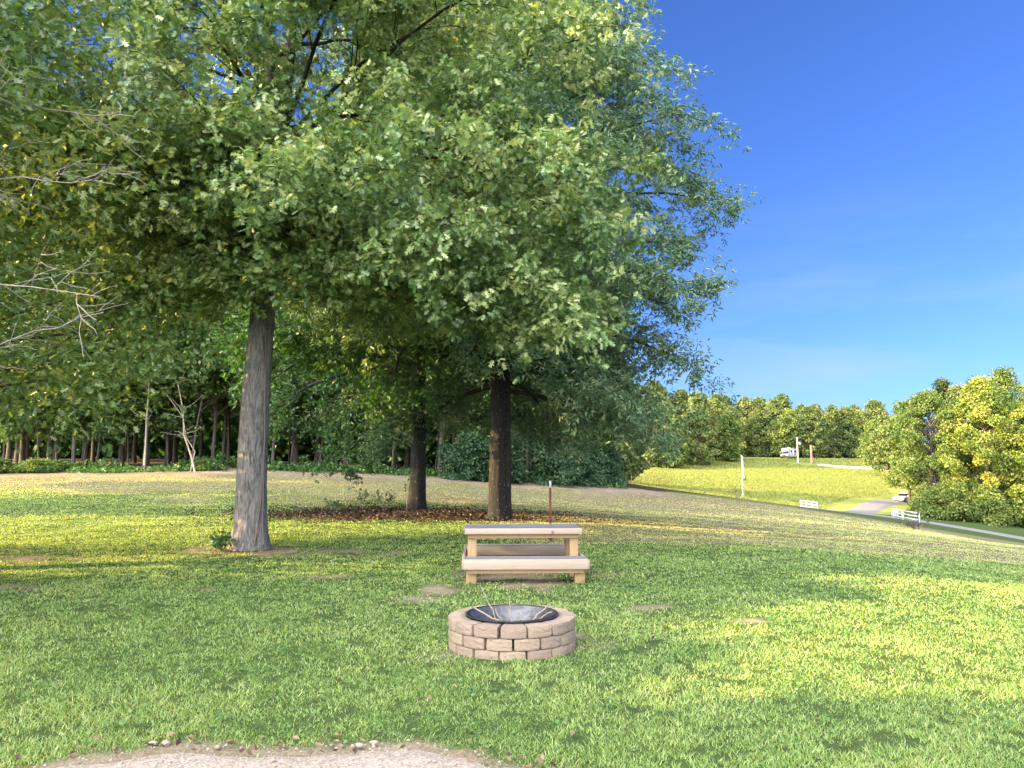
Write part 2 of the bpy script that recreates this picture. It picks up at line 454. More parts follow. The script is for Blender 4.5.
asphalt = simple('asphalt', (0.14, 0.135, 0.14), 0.9, var=0.2, scale=3, bs=0.3)
gravel_m = simple('gravel_track', (0.40, 0.34, 0.28), 0.95, var=0.2, scale=4, bs=0.4)
def g(u, v, Y): q = at(u, v, Y); return (q[0], q[1])
ribbon('road', [g(1300, 600, 74), g(1150, 560, 80), g(1024, 539, 84), g(960, 529, 89), g(900, 521, 94), g(840, 514, 103), g(812, 509, 108)], 7.0, asphalt, 0.1)
ribbon('driveway_road', [g(846, 513, 102), g(862, 509, 110), g(885, 504.5, 124), g(905, 501.5, 133), g(935, 497, 146), g(990, 492, 165)], [6.0, 4.6, 4.4, 4.4, 4.4, 4.4], asphalt, 0.12)
ribbon('gravel_track', [g(813, 466, 203), g(835, 467, 201), g(860, 469, 199), g(900, 471, 196), g(960, 474, 190)], [2.5, 5, 5, 4, 4], gravel_m, 0.12)

# gravel path in the near foreground
def path_mat():
    m, t, p, o = newmat('gravel_path')
    v = N(t, 'TexVoronoi', Scale=60.0); tc = N(t, 'TexCoord'); t.links.new(tc.outputs['Object'], v.inputs['Vector'])
    c = ramp(t, v.outputs['Color'], [(0.1, (0.17, 0.135, 0.11)), (0.5, (0.29, 0.24, 0.20)), (0.9, (0.42, 0.36, 0.31))])
    c = mixc(t, math_(t, 'MULTIPLY', noise(t, 2.5, 4), 0.5), c, (0.26, 0.21, 0.17))
    t.links.new(c, p.inputs['Base Color']); p.inputs['Roughness'].default_value = 0.95
    bump(t, p, v.outputs['Distance'], 0.8, 0.01)
    return m
px_ = np.linspace(-4.5, 2.6, 180); pv = np.linspace(0, 1, 24)
PX, PV = np.meshgrid(px_, pv)
PY = 0.6 + (path_front(PX) - 0.6) * PV
PY = np.maximum(PY, 0.6)
PZ = 0.035 + 0.01 * fbm(PX, PY, 0.3, 8) - 0.05 * sstep(0.93, 1.0, PV)
pb = MB(); n_ = 180; ii = (np.arange(23)[:, None] * n_ + np.arange(n_ - 1)[None]).ravel()
pb.add(np.stack([PX, PY, PZ], -1).reshape(-1, 3), np.stack([ii, ii + 1, ii + n_ + 1, ii + n_], -1))
tag(pb.build('gravel_path', path_mat(), smooth=True), kind='structure')

# ------------------------------------------------------------------ leaves and trees
def unit(a): return a / (np.linalg.norm(a, axis=-1, keepdims=True) + 1e-9)
LEAF = {}
def _oak():
    # lobed leaf: half outline, mirrored, folded along the midrib
    half = [(0.0, 0.0), (0.07, 0.16), (0.36, 0.30), (0.10, 0.38), (0.54, 0.70), (0.12, 0.60), (0.30, 0.95), (0.0, 1.0)]
    r = [(x, y, 0.18 * x) for x, y in half]; l = [(-x, y, 0.18 * x) for x, y in half[1:-1]]
    v = r + l
    fr = [0, 1, 2, 3, 4, 5, 6, 7]; fl = [0, 7] + list(range(13, 7, -1))
    return np.array(v), np.array([fr, fl])
LEAF['oak'] = _oak()
LEAF['dia'] = (np.array([(0, 0, 0), (0.5, 0.42, 0.08), (0, 1, -0.05), (-0.5, 0.42, 0.08)]), np.array([[0, 1, 2], [0, 2, 3]]))
LEAF['tuft'] = (np.array([(0, 0, 0), (0.5, 0.25, 0.1), (0.35, 0.8, 0.0), (0, 1, -0.1), (-0.42, 0.7, 0), (-0.5, 0.3, 0.1)]), np.array([[0, 1, 2], [0, 2, 3], [0, 3, 4], [0, 4, 5]]))
def leaves(mb, P, D, size, wid, kind, up=0.9, seed=0, tint=None):
    r = np.random.default_rng(seed)
    n = len(P)
    D = unit(D)
    Nn = r.normal(size=(n, 3)); Nn[:, 2] += up * 1.6
    Nn = unit(Nn - (Nn * D).sum(1, keepdims=True) * D)
    W = np.cross(D, Nn)
    T, Fc = LEAF[kind]
    s = (size * r.uniform(0.7, 1.25, n))[:, None, None]
    V = P[:, None, :] + s * (T[None, :, 0, None] * wid * W[:, None] + T[None, :, 1, None] * D[:, None] + T[None, :, 2, None] * Nn[:, None])
    Fi = (Fc[None] + (np.arange(n) * len(T))[:, None, None]).reshape(-1, Fc.shape[1])
    if tint is None: tint = np.clip(r.normal(0.45, 0.2, n), 0, 1)
    mb.add(V.reshape(-1, 3), Fi, tint=np.repeat(tint, len(Fc)))

class Tree:
    """Grows trunk, limbs, side branches and twigs; collects leaf anchors."""
    def __init__(self, seed): self.r = np.random.default_rng(seed); self.wood = MB(); self.ap = []; self.ad = []
    def poly(self, p, az, el, L, droop, n=7, wig=0.12):
        pts = [np.array(p, float)]
        for k in range(n):
            t = k / n
            e = el - droop * t
            a = az + self.r.normal() * wig; e2 = e + self.r.normal() * wig * 0.7
            az += self.r.normal() * wig * 0.4
            pts.append(pts[-1] + L / n * np.array([math.cos(a) * math.cos(e2), math.sin(a) * math.cos(e2), math.sin(e2)]))
        return np.array(pts)
    def limb(self, p, az, el, L, r0, droop, nside=8, twigs=5, twl=0.9, sub=0.42, bare=0.25, ndroop=0.6, flat=0.5):
        pts = self.poly(p, az, el, L, droop, 8)
        self.wood.tube(pts, np.linspace(r0, r0 * 0.15, len(pts)), 6, False)
        for i in range(nside):
            t = bare + (1 - bare) * (i + self.r.uniform(0.1, 0.9)) / nside
            k = min(int(t * 8), 7); f = t * 8 - k
            q = pts[k] * (1 - f) + pts[k + 1] * f
            d = pts[k + 1] - pts[k]; a = math.atan2(d[1], d[0]); e = math.asin(np.clip(d[2] / (np.linalg.norm(d) + 1e-9), -1, 1))
            sgn = 1 if i % 2 else -1
            l2 = L * sub * (1.15 - 0.75 * t) * self.r.uniform(0.7, 1.25) + 0.3
            sp = self.poly(q, a + sgn * self.r.uniform(0.5, 1.15), e * 0.6 + self.r.normal() * flat * 0.6 + 0.1, l2, ndroop * self.r.uniform(0.4, 1.2), 5, 0.18)
            self.wood.tube(sp, np.linspace(max(r0 * 0.3 * (1.1 - t), 0.012), 0.005, 6), 4, False)
            for j in range(twigs):
                tt = 0.25 + 0.75 * (j + self.r.uniform(0, 1)) / twigs
                k2 = min(int(tt * 5), 4); f2 = tt * 5 - k2
                q2 = sp[k2] * (1 - f2) + sp[k2 + 1] * f2
                d2 = sp[k2 + 1] - sp[k2]; a2 = math.atan2(d2[1], d2[0])
                tp = self.poly(q2, a2 + self.r.normal() * 0.9, self.r.normal() * 0.35 - 0.05, twl * self.r.uniform(0.5, 1.2), ndroop, 3, 0.2)
                self.wood.tube(tp, np.linspace(0.006, 0.003, 4), 3, False)
                self.ap.append(tp); 
            self.ap.append(sp[-4:])
        self.ap.append(pts[-4:])
    def anchors(self, n, sig):
        A = np.array(self.ap)                            # m,4,3
        m = len(A)
        i = self.r.integers(0, m, n); t = self.r.uniform(0.1, 3, n); k = np.minimum(t.astype(int), 2); f = (t - k)[:, None]
        P = A[i, k] * (1 - f) + A[i, k + 1] * f
        D = unit(A[i, k + 1] - A[i, k])
        P = P + self.r.normal(size=(n, 3)) * sig
        self.li = i
        return P, D
    def sprays(self, n, per, sig, droop=-0.45):
        """rosettes of leaves that radiate and hang from the twig ends"""
        P, D = self.anchors(n // per, sig)
        k = len(P)
        P = np.repeat(P, per, 0); D = np.repeat(D, per, 0); self.li = np.repeat(self.li, per)
        R = self.r.normal(size=P.shape); R[:, 2] *= 0.6
        D = unit(D * 0.55 + unit(R) * 0.9 + np.array([0, 0, droop]))
        return P + D * 0.03 + self.r.normal(size=P.shape) * 0.03, D
    def tints(self, mu=0.42, sd=0.17, clump=0.16):
        m = len(self.ap); c = self.r.normal(0, clump, m)
        return np.clip(self.r.normal(mu, sd, len(self.li)) + c[self.li], 0, 1)

def trunk(mb, pts, rad, ns=40, ridge=0.05, flare=0.45, seed=0):
    """round stem with furrowed bark ridges and a flared foot"""
    r = np.random.default_rng(seed)
    n = 60
    pts = np.asarray(pts, float)
    s = np.linspace(0, len(pts) - 1, n); k = np.minimum(s.astype(int), len(pts) - 2); f = (s - k)[:, None]
    P = pts[k] * (1 - f) + pts[k + 1] * f
    Rr = np.interp(s, np.arange(len(rad)), rad)
    zz = P[:, 2] - P[0, 2]
    Rr = Rr * (1 + flare * np.exp(-zz / 0.28))
    th = np.arange(ns)
    ph = r.uniform(0, 6.28, 4)
    prof = 1 + ridge * (0.5 * np.sin(th[None] * 2.4 + np.sin(zz[:, None] * 3 + ph[0]) * 1.2) + 0.6 * r.normal(size=(n, ns)) * 0.5
                        + 0.5 * np.sin(2 * math.pi * th[None] / ns * 5 + ph[1]) * np.exp(-zz[:, None] / 0.5) * 2.5)
    mb.tube(P, Rr, ns, True, prof)

def place_tree(name, loc, label, group=None, cat='tree'):
    return tag(empty(name, loc), label, cat, group)

# --- the broad furrowed oak nearest the camera
b1 = at(250, 549, 15.6); b1[2] = h1(b1[0], b1[1])
T1 = place_tree('oak_tree', b1, 'big oak with a thick grey furrowed trunk ringed by bare dirt', None)
t = Tree(11); stem = MB()
tp = np.array([(0, 0, -0.15), (-0.02, 0, 1.5), (0.0, 0, 3.0), (0.07, 0, 4.4), (0.1, 0.05, 5.6), (0.1, 0.1, 6.6)])
trunk(stem, tp, [0.32, 0.285, 0.27, 0.245, 0.22, 0.21], 72, 0.06, 0.5, 3)
for q, L in (((-0.25, 0.3, 14.5), 0), ((0.75, -0.1, 15.5), 0)):
    s0 = tp[-1]; e0 = np.array(q)
    pts = np.array([s0 * (1 - f) + e0 * f + np.array([0.25 * math.sin(f * 5 + L), 0.2 * math.cos(f * 4), 0]) * f for f in np.linspace(0, 1, 9)])
    pts[0] -= (0, 0, 0.4)
    t.wood.tube(pts, np.linspace(0.17, 0.04, 9), 10, False)
    for i in range(13):
        f = 0.05 + 0.93 * i / 12
        p = s0 * (1 - f) + e0 * f
        t.limb(p, i * 2.4 + (0 if q[0] < 0 else 1.3), 0.25 + 0.7 * f, 5.2 * (1 - 0.62 * f), 0.075 * (1.1 - f), 0.55, 9, 5, 0.9, 0.42)
# long side limbs (azimuth 0 = right, -90 = towards the camera)
for az, el, L, z, dr in ((-14, 22, 7.2, 5.6, 0.75), (-32, 30, 7.0, 6.2, 0.95), (-55, 26, 6.0, 5.2, 0.8), (8, 30, 7.4, 6.6, 0.8), (-22, 40, 7.6, 6.9, 0.9), (30, 25, 6.4, 5.8, 0.7), (-80, 32, 4.6, 6.0, 0.8),
                         (178, 22, 5.6, 5.9, 0.35), (160, 35, 5.6, 6.2, 0.4), (200, 26, 5.2, 6.1, 0.5), (140, 20, 5.4, 5.4, 0.4), (228, 34, 4.4, 6.6, 0.8), (-110, 38, 4.0, 6.4, 0.9), (70, 20, 5.5, 5.4, 0.5), (105, 25, 5.5, 5.8, .5),
                         (-40, 16, 5.2, 5.0, 0.75), (-10, 14, 5.6, 5.0, 0.7), (-100, 14, 2.0, 5.4, 0.7), (-60, 15, 2.8, 5.6, .8), (190, 9, 3.0, 5.4, .6), (-86, 24, 2.6, 6.1, 0.9), (-125, 22, 2.8, 6.0, 0.9), (-72, 36, 3.0, 6.7, 0.9), (-105, 34, 2.6, 6.6, 1.0), (-32, 20, 6.6, 5.5, 1.05), (-16, 18, 6.8, 5.4, 1.0), (-46, 22, 5.8, 5.6, 1.05), (-28, 45, 8.0, 7.6, .8), (-5, 48, 7.6, 8.2, .7), (-45, 48, 7.0, 8.0, .8)):
    p = np.array([0.2, 0.05, z])
    t.limb(p, R_(az), R_(el), L, 0.062, dr, 11, 5, 1.0, 0.36, 0.3, 0.75)
P, D = t.sprays(200000, 5, 0.15)
cr = MB(); leaves(cr, P, D, 0.125, 0.85, 'oak', 0.75, 5, t.tints(0.46, 0.19, 0.22))
stem.build('trunk', M['bark_grey'], T1, smooth=True)
t.wood.build('limbs', M['bark_dark'], T1, smooth=True)
cr.build('crown', M['oak_leaf'], T1)
# vine climbing the trunk
vm = MB()
zz = np.linspace(0.1, 4.6, 60)
for ph, sp in ((0.4, 0.55), (2.2, -0.35)):
    a = -1.57 + 1.1 * np.sin(zz * sp + ph); cx = np.interp(zz, tp[:, 2], tp[:, 0]); rr = np.interp(zz, [0.1, 0.5, 1.5, 3, 4.4, 5], [0.45, 0.36, 0.312, 0.288, 0.26, 0.245])
    vm.tube(np.c_[cx + np.cos(a) * rr, np.sin(a) * rr, zz], 0.016, 5)
vo = vm.build('climbing_vine', M['vine'])
vo.location = b1
tag(vo, 'thin dry vine stems winding up the furrowed oak trunk', 'vine')

# --- middle tree (dark trunk in leaf litter) and the willow oak to its right
def tall_tree(name, base, label, seed, HT, r0, z0, Rfun, nl, barkm, leafm, leafk, nleaf, lsize, lwid, elo, ehi, droop, twin=False, nside=9, sig=0.14, mu=0.42, two=None):
    T = place_tree(name, base, label)
    t = Tree(seed)
    tp = np.array([(0, 0, -0.2), (0.02, 0, HT * 0.12), (0.0, 0.05, HT * 0.3), (0.08, 0, HT * 0.55), (0.02, 0.05, HT * 0.8), (0, 0, HT)])
    trunk(t.wood, tp, [r0, r0 * 0.86, r0 * 0.72, r0 * 0.48, r0 * 0.22, 0.02], 32, 0.05, 0.4, seed)
    if twin:
        trunk(t.wood, tp * np.array([1, 1, 0.8]) + np.array([(0.27, 0.1, 0)] * 6), [r0 * 0.6, r0 * 0.52, r0 * 0.45, r0 * 0.3, r0 * 0.15, 0.02], 24, 0.05, 0.4, seed + 1)
    for i in range(nl):
        f = (i + 0.5) / nl
        z = z0 + (HT * 0.97 - z0) * f ** 1.1
        x = np.interp(z, tp[:, 2], tp[:, 0])
        az = i * 2.39996 + t.r.normal() * 0.25
        if not twin and z < z0 + 2.2 and math.cos(az) > 0.15: z += 2.3
        elif z < z0 + 1.9 and math.sin(az) < -0.1 and math.cos(az) < 0.6: z += 2.0
        L = Rfun(f) * t.r.uniform(0.85, 1.12)
        el = R_(elo + (ehi - elo) * f)
        t.limb((x, 0, z), az, el, L, 0.02 + 0.012 * L, droop * (1 - 0.5 * f), nside, 5, 0.95, 0.4, 0.22, 0.7)
    P, D = t.sprays(nleaf, 5, sig, -0.3)
    cr = MB(); leaves(cr, P, D, lsize, lwid, leafk, 0.7, seed, t.tints(mu))
    t.wood.build('trunk', barkm, T, smooth=True)
    cr.build('crown', leafm, T)
    return T
b2 = at(417, 514, 27.2); b2[2] = h1(b2[0], b2[1])
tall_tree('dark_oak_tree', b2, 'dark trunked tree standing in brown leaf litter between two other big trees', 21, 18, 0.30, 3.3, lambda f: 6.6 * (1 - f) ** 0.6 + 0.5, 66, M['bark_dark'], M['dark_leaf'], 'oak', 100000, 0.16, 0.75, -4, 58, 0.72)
b3 = at(497, 520, 24.2); b3[2] = h1(b3[0], b3[1])
def r3(f): return float(np.interp(f, [0, 0.1, 0.2, 0.35, 0.5, 0.6, 0.75, 1], [4.8, 5.4, 6.0, 6.8, 5.7, 4.6, 3.4, 0.8]))
tall_tree('willow_oak_tree', b3, 'tall willow oak with a dark double trunk behind the picnic table', 33, 21, 0.285, 4.0, r3, 92, M['bark_dark'], M['willow_leaf'], 'dia', 340000, 0.175, 0.29, -4, 60, 0.66, True, 10, 0.17, 0.45)

# --- left-edge tree reaching into view; unseen tree and shrubs added to shade lawn
def clump_tree(seed, HT, r0, cz0, R, K, nleaf, ls, lw, kind='tuft', top=1.0, cs=0.33, trunkbend=0.4, ns=10, low=0.5):
    """trunk with limbs to K leaf clumps that fill an uneven crown"""
    r = np.random.default_rng(seed)
    wd = MB(); cr = MB()
    bend = r.normal(0, trunkbend, (5, 2)); bend[0] = 0
    tz = np.linspace(-0.3, HT * 0.93, 5)
    tp = np.c_[np.cumsum(bend, 0) * 0.5, tz]
    zs = np.linspace(0, 4, 14); kk = np.minimum(zs.astype(int), 3); ff = (zs - kk)[:, None]
    tpp = tp[kk] * (1 - ff) + tp[kk + 1] * ff
    wd.tube(tpp, np.r_[r0 * 1.35, np.linspace(r0, 0.03, 13)], ns, True)
    cs_ = []
    for i in range(K):
        f = (i + r.uniform(0.2, 0.8)) / K
        z = cz0 + (HT - cz0) * f
        prof = (math.sin(math.pi * min(1, (low + (1 - low) * f) ** 1.05)) ** 0.7 if top == 1.0 else (1 - f) ** 0.8)
        rad = R * prof * r.uniform(0.35, 1.0)
        a = i * 2.4 + r.normal() * 0.4
        bx, by = np.interp(z, tp[:, 2], tp[:, 0]), np.interp(z, tp[:, 2], tp[:, 1])
        c = np.array([bx + math.cos(a) * rad, by + math.sin(a) * rad, z])
        cs_.append(c)
        zb = max(z - rad * 0.6 - 0.5, cz0 * 0.7)
        s0 = np.array([np.interp(zb, tp[:, 2], tp[:, 0]), np.interp(zb, tp[:, 2], tp[:, 1]), zb])
        mid = (s0 + c) / 2 + np.array([0, 0, rad * 0.1]) + r.normal(size=3) * 0.15
        wd.tube(np.array([s0, mid, c]), [r0 * 0.25, r0 * 0.14, 0.015], 5, False)
    cs_ = np.array(cs_)
    i = r.integers(0, K, nleaf)
    sz = R * cs * r.uniform(0.65, 1.3, K)
    u = unit(r.normal(size=(nleaf, 3))) * (r.uniform(0, 1, (nleaf, 1)) ** 0.45)
    P = cs_[i] + u * sz[i][:, None] * np.array([1, 1, 0.62])
    D = u * 0.8 + r.normal(size=P.shape) * 0.6 + np.array([0, 0, -0.25])
    tint = np.clip(r.normal(0.42, 0.15, nleaf) + r.normal(0, 0.15, K)[i] + u[:, 2] * 0.08, 0, 1)
    leaves(cr, P, D, ls, lw, kind, 0.9, seed, tint)
    return wd, cr

def tree_proto(name, wd, cr, barkm, leafm):
    T = empty(name, (0, 0, 0))
    wd.build('trunk', barkm, T, smooth=True)
    cr.build('crown', leafm, T)
    return T
used = set()
def put(proto, x, y, label, group, sc=1.0, rz=None, name=None, mat=None, dz=0.0, cat='tree', sxy=1.0):
    o = proto if proto.name not in used else copy_tree(proto)
    used.add(proto.name); used.add(o.name)
    o.location = (x, y, h1(x, y) + dz); o.scale = (sc * sxy, sc * sxy, sc); o.rotation_euler = (0, 0, rng.uniform(0, 6.28) if rz is None else rz)
    for k in ('label', 'group', 'category'):
        if k in o: del o[k]
    return tag(o, label, cat, group)

side = tree_proto('shade_tree', *clump_tree(71, 14, 0.28, 3.0, 5.6, 75, 90000, 0.13, 0.8, 'oak', cs=0.28), M['bark_wood'], M['oak_leaf'])
put(side, -11.6, 11.8, 'leafy tree at the left edge with bright green boughs overhead', None, 1.0, 0.5, sxy=1.18)
side2 = tree_proto('shade_tree', *clump_tree(72, 15, 0.3, 1.2, 6.0, 70, 52000, 0.24, 0.8, 'tuft', cs=0.3), M['bark_wood'], M['wood_leaf'])
put(side2, -19.0, -5.0, 'unseen broad tree beside the near lawn whose shade falls across the grass', None, 1.0, 0.0)
shade_shrub = tree_proto('added_shade_shrub', *clump_tree(73, 3.4, 0.08, 0.2, 1.9, 60, 30000, 0.13, 0.7, 'tuft', cs=0.4), M['bark_wood'], M['wood_leaf'])  # unseen shrubs, added and sized to shape the sun patch on the lawn
put(shade_shrub, -11.5, 4.3, 'unseen tall shrub added to shade the near lawn, middle of three', None, 1.3, 0.0, cat='shrub')
put(shade_shrub, -12.5, 7.4, 'unseen tall shrub added to shade the near lawn, closest to the bare dead tree', None, 1.6, 1.0, cat='shrub')
put(shade_shrub, -11.0, 1.5, 'unseen tall shrub added to shade the near lawn, closest to the broad shade tree', None, 1.3, 2.0, cat='shrub')

# bare pale branches at the left edge
db = Tree(91)
def dead(p, az, el, L, r0, n=6):
    pts = db.poly(p, az, el, L, 0.3, 9, 0.16)
    db.wood.tube(pts, np.linspace(r0, 0.006, 10), 6, False)
    for i in range(n):
        k = 2 + i % 7
        q = pts[k]; d = pts[min(k + 1, 9)] - pts[k]; a = math.atan2(d[1], d[0])
        sp = db.poly(q, a + (1 if i % 2 else -1) * db.r.uniform(0.4, 1.0), el + db.r.normal() * 0.5, L * db.r.uniform(0.2, 0.45), 0.2, 5, 0.22)
        db.wood.tube(sp, np.linspace(r0 * 0.4, 0.004, 6), 4, False)
        for j in range(3):
            tpw = db.poly(sp[1 + j], a + db.r.normal(), db.r.normal() * 0.6, L * 0.14, 0.1, 3, 0.3)
            db.wood.tube(tpw, np.linspace(0.007, 0.003, 4), 3, False)
snag = np.array([-8.3, 10.0, h1(-8.3, 10.0)])
sm = db.poly((0, 0, -0.2), 0, R_(86), 11, 0.05, 8, 0.05)
db.wood.tube(sm, np.linspace(0.12, 0.02, 9), 8, True)
dead(sm[2], R_(4), R_(28), 2.9, 0.013, 9); dead(sm[3], R_(-12), R_(4), 2.9, 0.012, 9); dead(sm[4], R_(-5), R_(12), 2.7, 0.013, 9); dead(sm[5], R_(8), R_(2), 2.8, 0.012, 9); dead(sm[4], R_(-30), R_(34), 2.5, 0.012, 8)
DT = tag(empty('dead_tree', snag), 'bare dead tree with pale leafless branches at the left edge', 'tree')
db.wood.build('trunk', M['dead_branch'], DT, smooth=True)

# --- the wood behind the lawn
wv = []
for k, (ht, r0, cz, R, K, nl, ls) in enumerate([(20, 0.15, 7.5, 4.8, 66, 17000, 0.30), (17, 0.11, 4.6, 4.2, 60, 16000, 0.28), (22, 0.17, 8.5, 4.8, 64, 16000, 0.32), (13, 0.07, 5.2, 3.4, 50, 13000, 0.24), (9, 0.06, 2.4, 2.7, 40, 11000, 0.2)]):
    wv.append(tree_proto('woodland_tree', *clump_tree(100 + k, ht, r0, cz, R, K, nl, ls, 0.7, 'tuft', cs=0.36, trunkbend=0.25 if k < 3 else 0.5, ns=9, low=0.25), M['bark_wood'], M['wood_leaf']))
G_W = 'trees along the edge of the shaded wood'
ORD = ['first', 'second', 'third', 'fourth', 'fifth', 'sixth', 'seventh', 'eighth', 'ninth', 'tenth', 'eleventh', 'twelfth', 'thirteenth', 'fourteenth']
fr = [(-4, 4), (8, 0), (22, 2), (40, 3), (52, 4), (73, 1), (96, 4), (128, 3), (144, 1), (168, 4), (190, 3), (212, 1), (228, 3)]
nleft = len(fr)
kinds = ['tall pale trunked woodland tree', 'mid sized woodland tree', 'towering woodland tree', 'slender woodland tree', 'low leafy young woodland tree']
for i, (u, k) in enumerate(fr):
    Y = float(edge_y(atx(u, 47))) + 1.2 + (i * 37 % 5) * 0.6
    put(wv[k], atx(u, Y), Y, f'{kinds[k]} fronting the wood, {ORD[nleft - 1 - i]} left of the grey oak', G_W, rng.uniform(0.92, 1.1))
fr2 = [(272, 1), (290, 4), (318, 3), (345, 0), (378, 2), (392, 3)]
for i, (u, k) in enumerate(fr2):
    Y = float(edge_y(atx(u, 50))) + 1.5 + (i * 31 % 5) * 0.5
    put(wv[k], atx(u, Y), Y, f'{kinds[k]} at the wood edge, {ORD[i]} between the two big trunks', G_W, rng.uniform(0.92, 1.1))
fr3 = [(440, 2), (455, 3), (468, 1), (480, 4), (528, 0), (548, 3), (560, 1), (580, 4)]
for i, (u, k) in enumerate(fr3):
    Y = float(edge_y(atx(u, 54))) + 1.5 + (i * 29 % 5) * 0.5
    put(wv[k], atx(u, Y), Y, f'{kinds[k]} at the wood edge, {ORD[i]} right of the litter tree', G_W, rng.uniform(0.92, 1.1))
G_D = 'trees deep in the shaded wood'
for row, (dy, nrow, u0, u1) in enumerate(((6, 20, -120, 585), (12, 20, -150, 585), (19, 18, -150, 585))):
    for i in range(nrow):
        u = u0 + (u1 - u0) * (i + rng.uniform(0.1, 0.9)) / nrow
        Y = float(edge_y(atx(u, 54))) + dy + rng.uniform(-1.5, 2.5)
        put(wv[int(rng.integers(0, 3 if row else 4))], atx(u, Y), Y, 'woodland tree deep in the dark wood behind the first row of trunks', G_D, rng.uniform(0.9, 1.12))
# off the left edge: the wood goes on
for (x, y) in ((-36, 40), (-42, 30), (-46, 20), (-38, 46)):
    put(wv[0 if x > -40 else 2], x, y, 'woodland tree beyond the left side of the lawn', 'trees beyond the left side of the lawn', 1.0)
# bare leaning saplings in the wood's front
for (u0, v0, pts_, rd, lab) in ((196, 466, ((-0.3, 0, 0.9), (-0.8, 0, 2.2), (-0.95, 0.1, 3.6), (-1.3, 0, 5.2)), 0.07, 'pale crooked sapling leaning left at the front of the wood'),
                               (190, 467, ((0.25, 0, 1.2), (-0.3, 0, 2.0), (-0.55, 0, 3.2), (-1.6, 0, 4.6)), 0.04, 'thinner bent sapling crossing the pale crooked one'),
                               (144, 468, ((0.03, 0, 1.5), (0.0, 0, 3.0), (0.05, 0, 4.6), (0, 0, 7)), 0.07, 'thin bright upright stem alone before the darkest gap of the wood')):
    Y = 45.4; x = atx(u0, Y); b = Tree(int(u0))
    P_ = np.array(((0, 0, -0.2),) + pts_)
    b.wood.tube(P_, np.linspace(rd, rd * .35, len(P_)), 7, True)
    for k in range(7):
        q_ = P_[2 + k % 3]; sp = b.poly(q_, b.r.uniform(0, 6.28), b.r.uniform(.2, 1.0), b.r.uniform(.7, 1.6), .2, 5, .2); b.wood.tube(sp, np.linspace(rd * .3, .008, 6), 4, False)
    T_ = tag(empty('sapling', (x, Y, h1(x, Y))), lab, 'tree')
    b.wood.build('trunk', M['sap_bark'], T_, smooth=True)
# dense back of the wood, one mass
r = np.random.default_rng(5)
bm_ = MB(); n = 80000
u = r.uniform(-260, 600, n); Y = 72 + r.uniform(0, 16, n) + np.clip(u, 0, 650) / 65; x = (u - 512) / F * Y
z = H(x, Y) + 19 * np.where(np.arange(n) < 36000, 0.4, 1.0) * r.uniform(0, 1, n) ** 0.9 * (0.75 + 0.3 * vnoise(x, Y, 5, 2))
leaves(bm_, np.c_[x, Y, z], r.normal(size=(n, 3)), 0.6, 0.8, 'tuft', 0.6, 6)
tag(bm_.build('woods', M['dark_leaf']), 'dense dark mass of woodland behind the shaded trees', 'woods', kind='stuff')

# undergrowth along the foot of the wood
ug = MB(); n = 26000
u = r.uniform(-150, 625, n); x0 = atx(u, 50); Y = edge_y(x0) + r.normal(0.6, 0.9, n); x = (u - 512) / F * Y
keep = fbm(x, Y, 2.6, 33) + r.normal(0, .06, n) > 0.44; x, Y = x[keep], Y[keep]; n = len(x)
hh = (0.1 + 1.3 * fbm(x, Y, 2.2, 31) ** 2.5) * r.uniform(0, 1, n)
leaves(ug, np.c_[x, Y, H(x, Y) + hh], r.normal(size=(n, 3)) + np.array([0, 0, 0.5]), 0.2, 0.6, 'tuft', 0.8, 8)
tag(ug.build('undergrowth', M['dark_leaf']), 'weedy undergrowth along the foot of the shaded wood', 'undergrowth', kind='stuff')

shr = tree_proto('shrub', *clump_tree(140, 2.6, 0.05, 0.2, 1.5, 40, 9000, 0.17, 0.55, 'tuft', cs=0.42), M['bark_wood'], M['shrub_leaf'])
for i, (u, Y, s) in enumerate(((452, 51.0, 0.8), (485, 51.5, 1.1), (512, 52, 1.2), (545, 53.5, 1.15), (575, 55, 1.0), (598, 57, 1.1), (613, 60, 1.0))):
    put(shr, atx(u, Y), Y, f'blue green shrub at the wood edge, {ORD[i]} right of litter tree', 'shrubs along the wood edge', s, cat='shrub')
shl = tree_proto('shrub', *clump_tree(141, 1.6, 0.04, 0.1, 1.5, 30, 6000, 0.15, 0.55, 'tuft', cs=0.45), M['bark_wood'], M['wood_leaf'])
for i, (u, Y, s) in enumerate(((-10, 43.8, 0.5), (40, 44.5, 0.42), (205, 46.8, 0.36))):
    put(shl, atx(u, Y), Y, f'low weedy bush fronting the wood, {ORD[i]} from the left end', 'bushes left of the oak', s, cat='shrub', sxy=1.9)

# --- trees running from the wood's corner out along the field's left side, and the far tree line
fv = []
for k, (ht, cz, R, lm) in enumerate([(17, 1.0, 5.3, 'far_leaf'), (15, 0.8, 5.2, 'gold_leaf'), (19, 1.2, 5.2, 'far_leaf'), (14, 0.6, 4.2, 'pale_leaf')]):
    fv.append(tree_proto('far_tree', *clump_tree(200 + k, ht, 0.25, cz, R, 75, 7000, 0.5, 0.8, 'tuft', cs=0.27, ns=6, low=0.2), M['bark_wood'], M[lm]))
fname = ['dusky green tree', 'golden green tree', 'tall dusky green tree', 'pale green tree']
for i, (u, Y, k, s) in enumerate(((592, 76, 0, 0.75), (606, 86, 3, 0.9), (618, 97, 0, 0.8), (612, 112, 2, 0.8), (640, 188, 0, 1.1), (655, 200, 2, 1.1), (668, 186, 3, 1.1), (684, 202, 0, 1.1), (700, 194, 2, 0.95), (716, 210, 0, 0.95), (730, 204, 3, 0.9))):
    put(fv[k], atx(u, Y), Y, f'{fname[k]} beside the field behind the willow oak, {ORD[i]} outwards', 'trees along the left side of the field', s)
n1 = 0
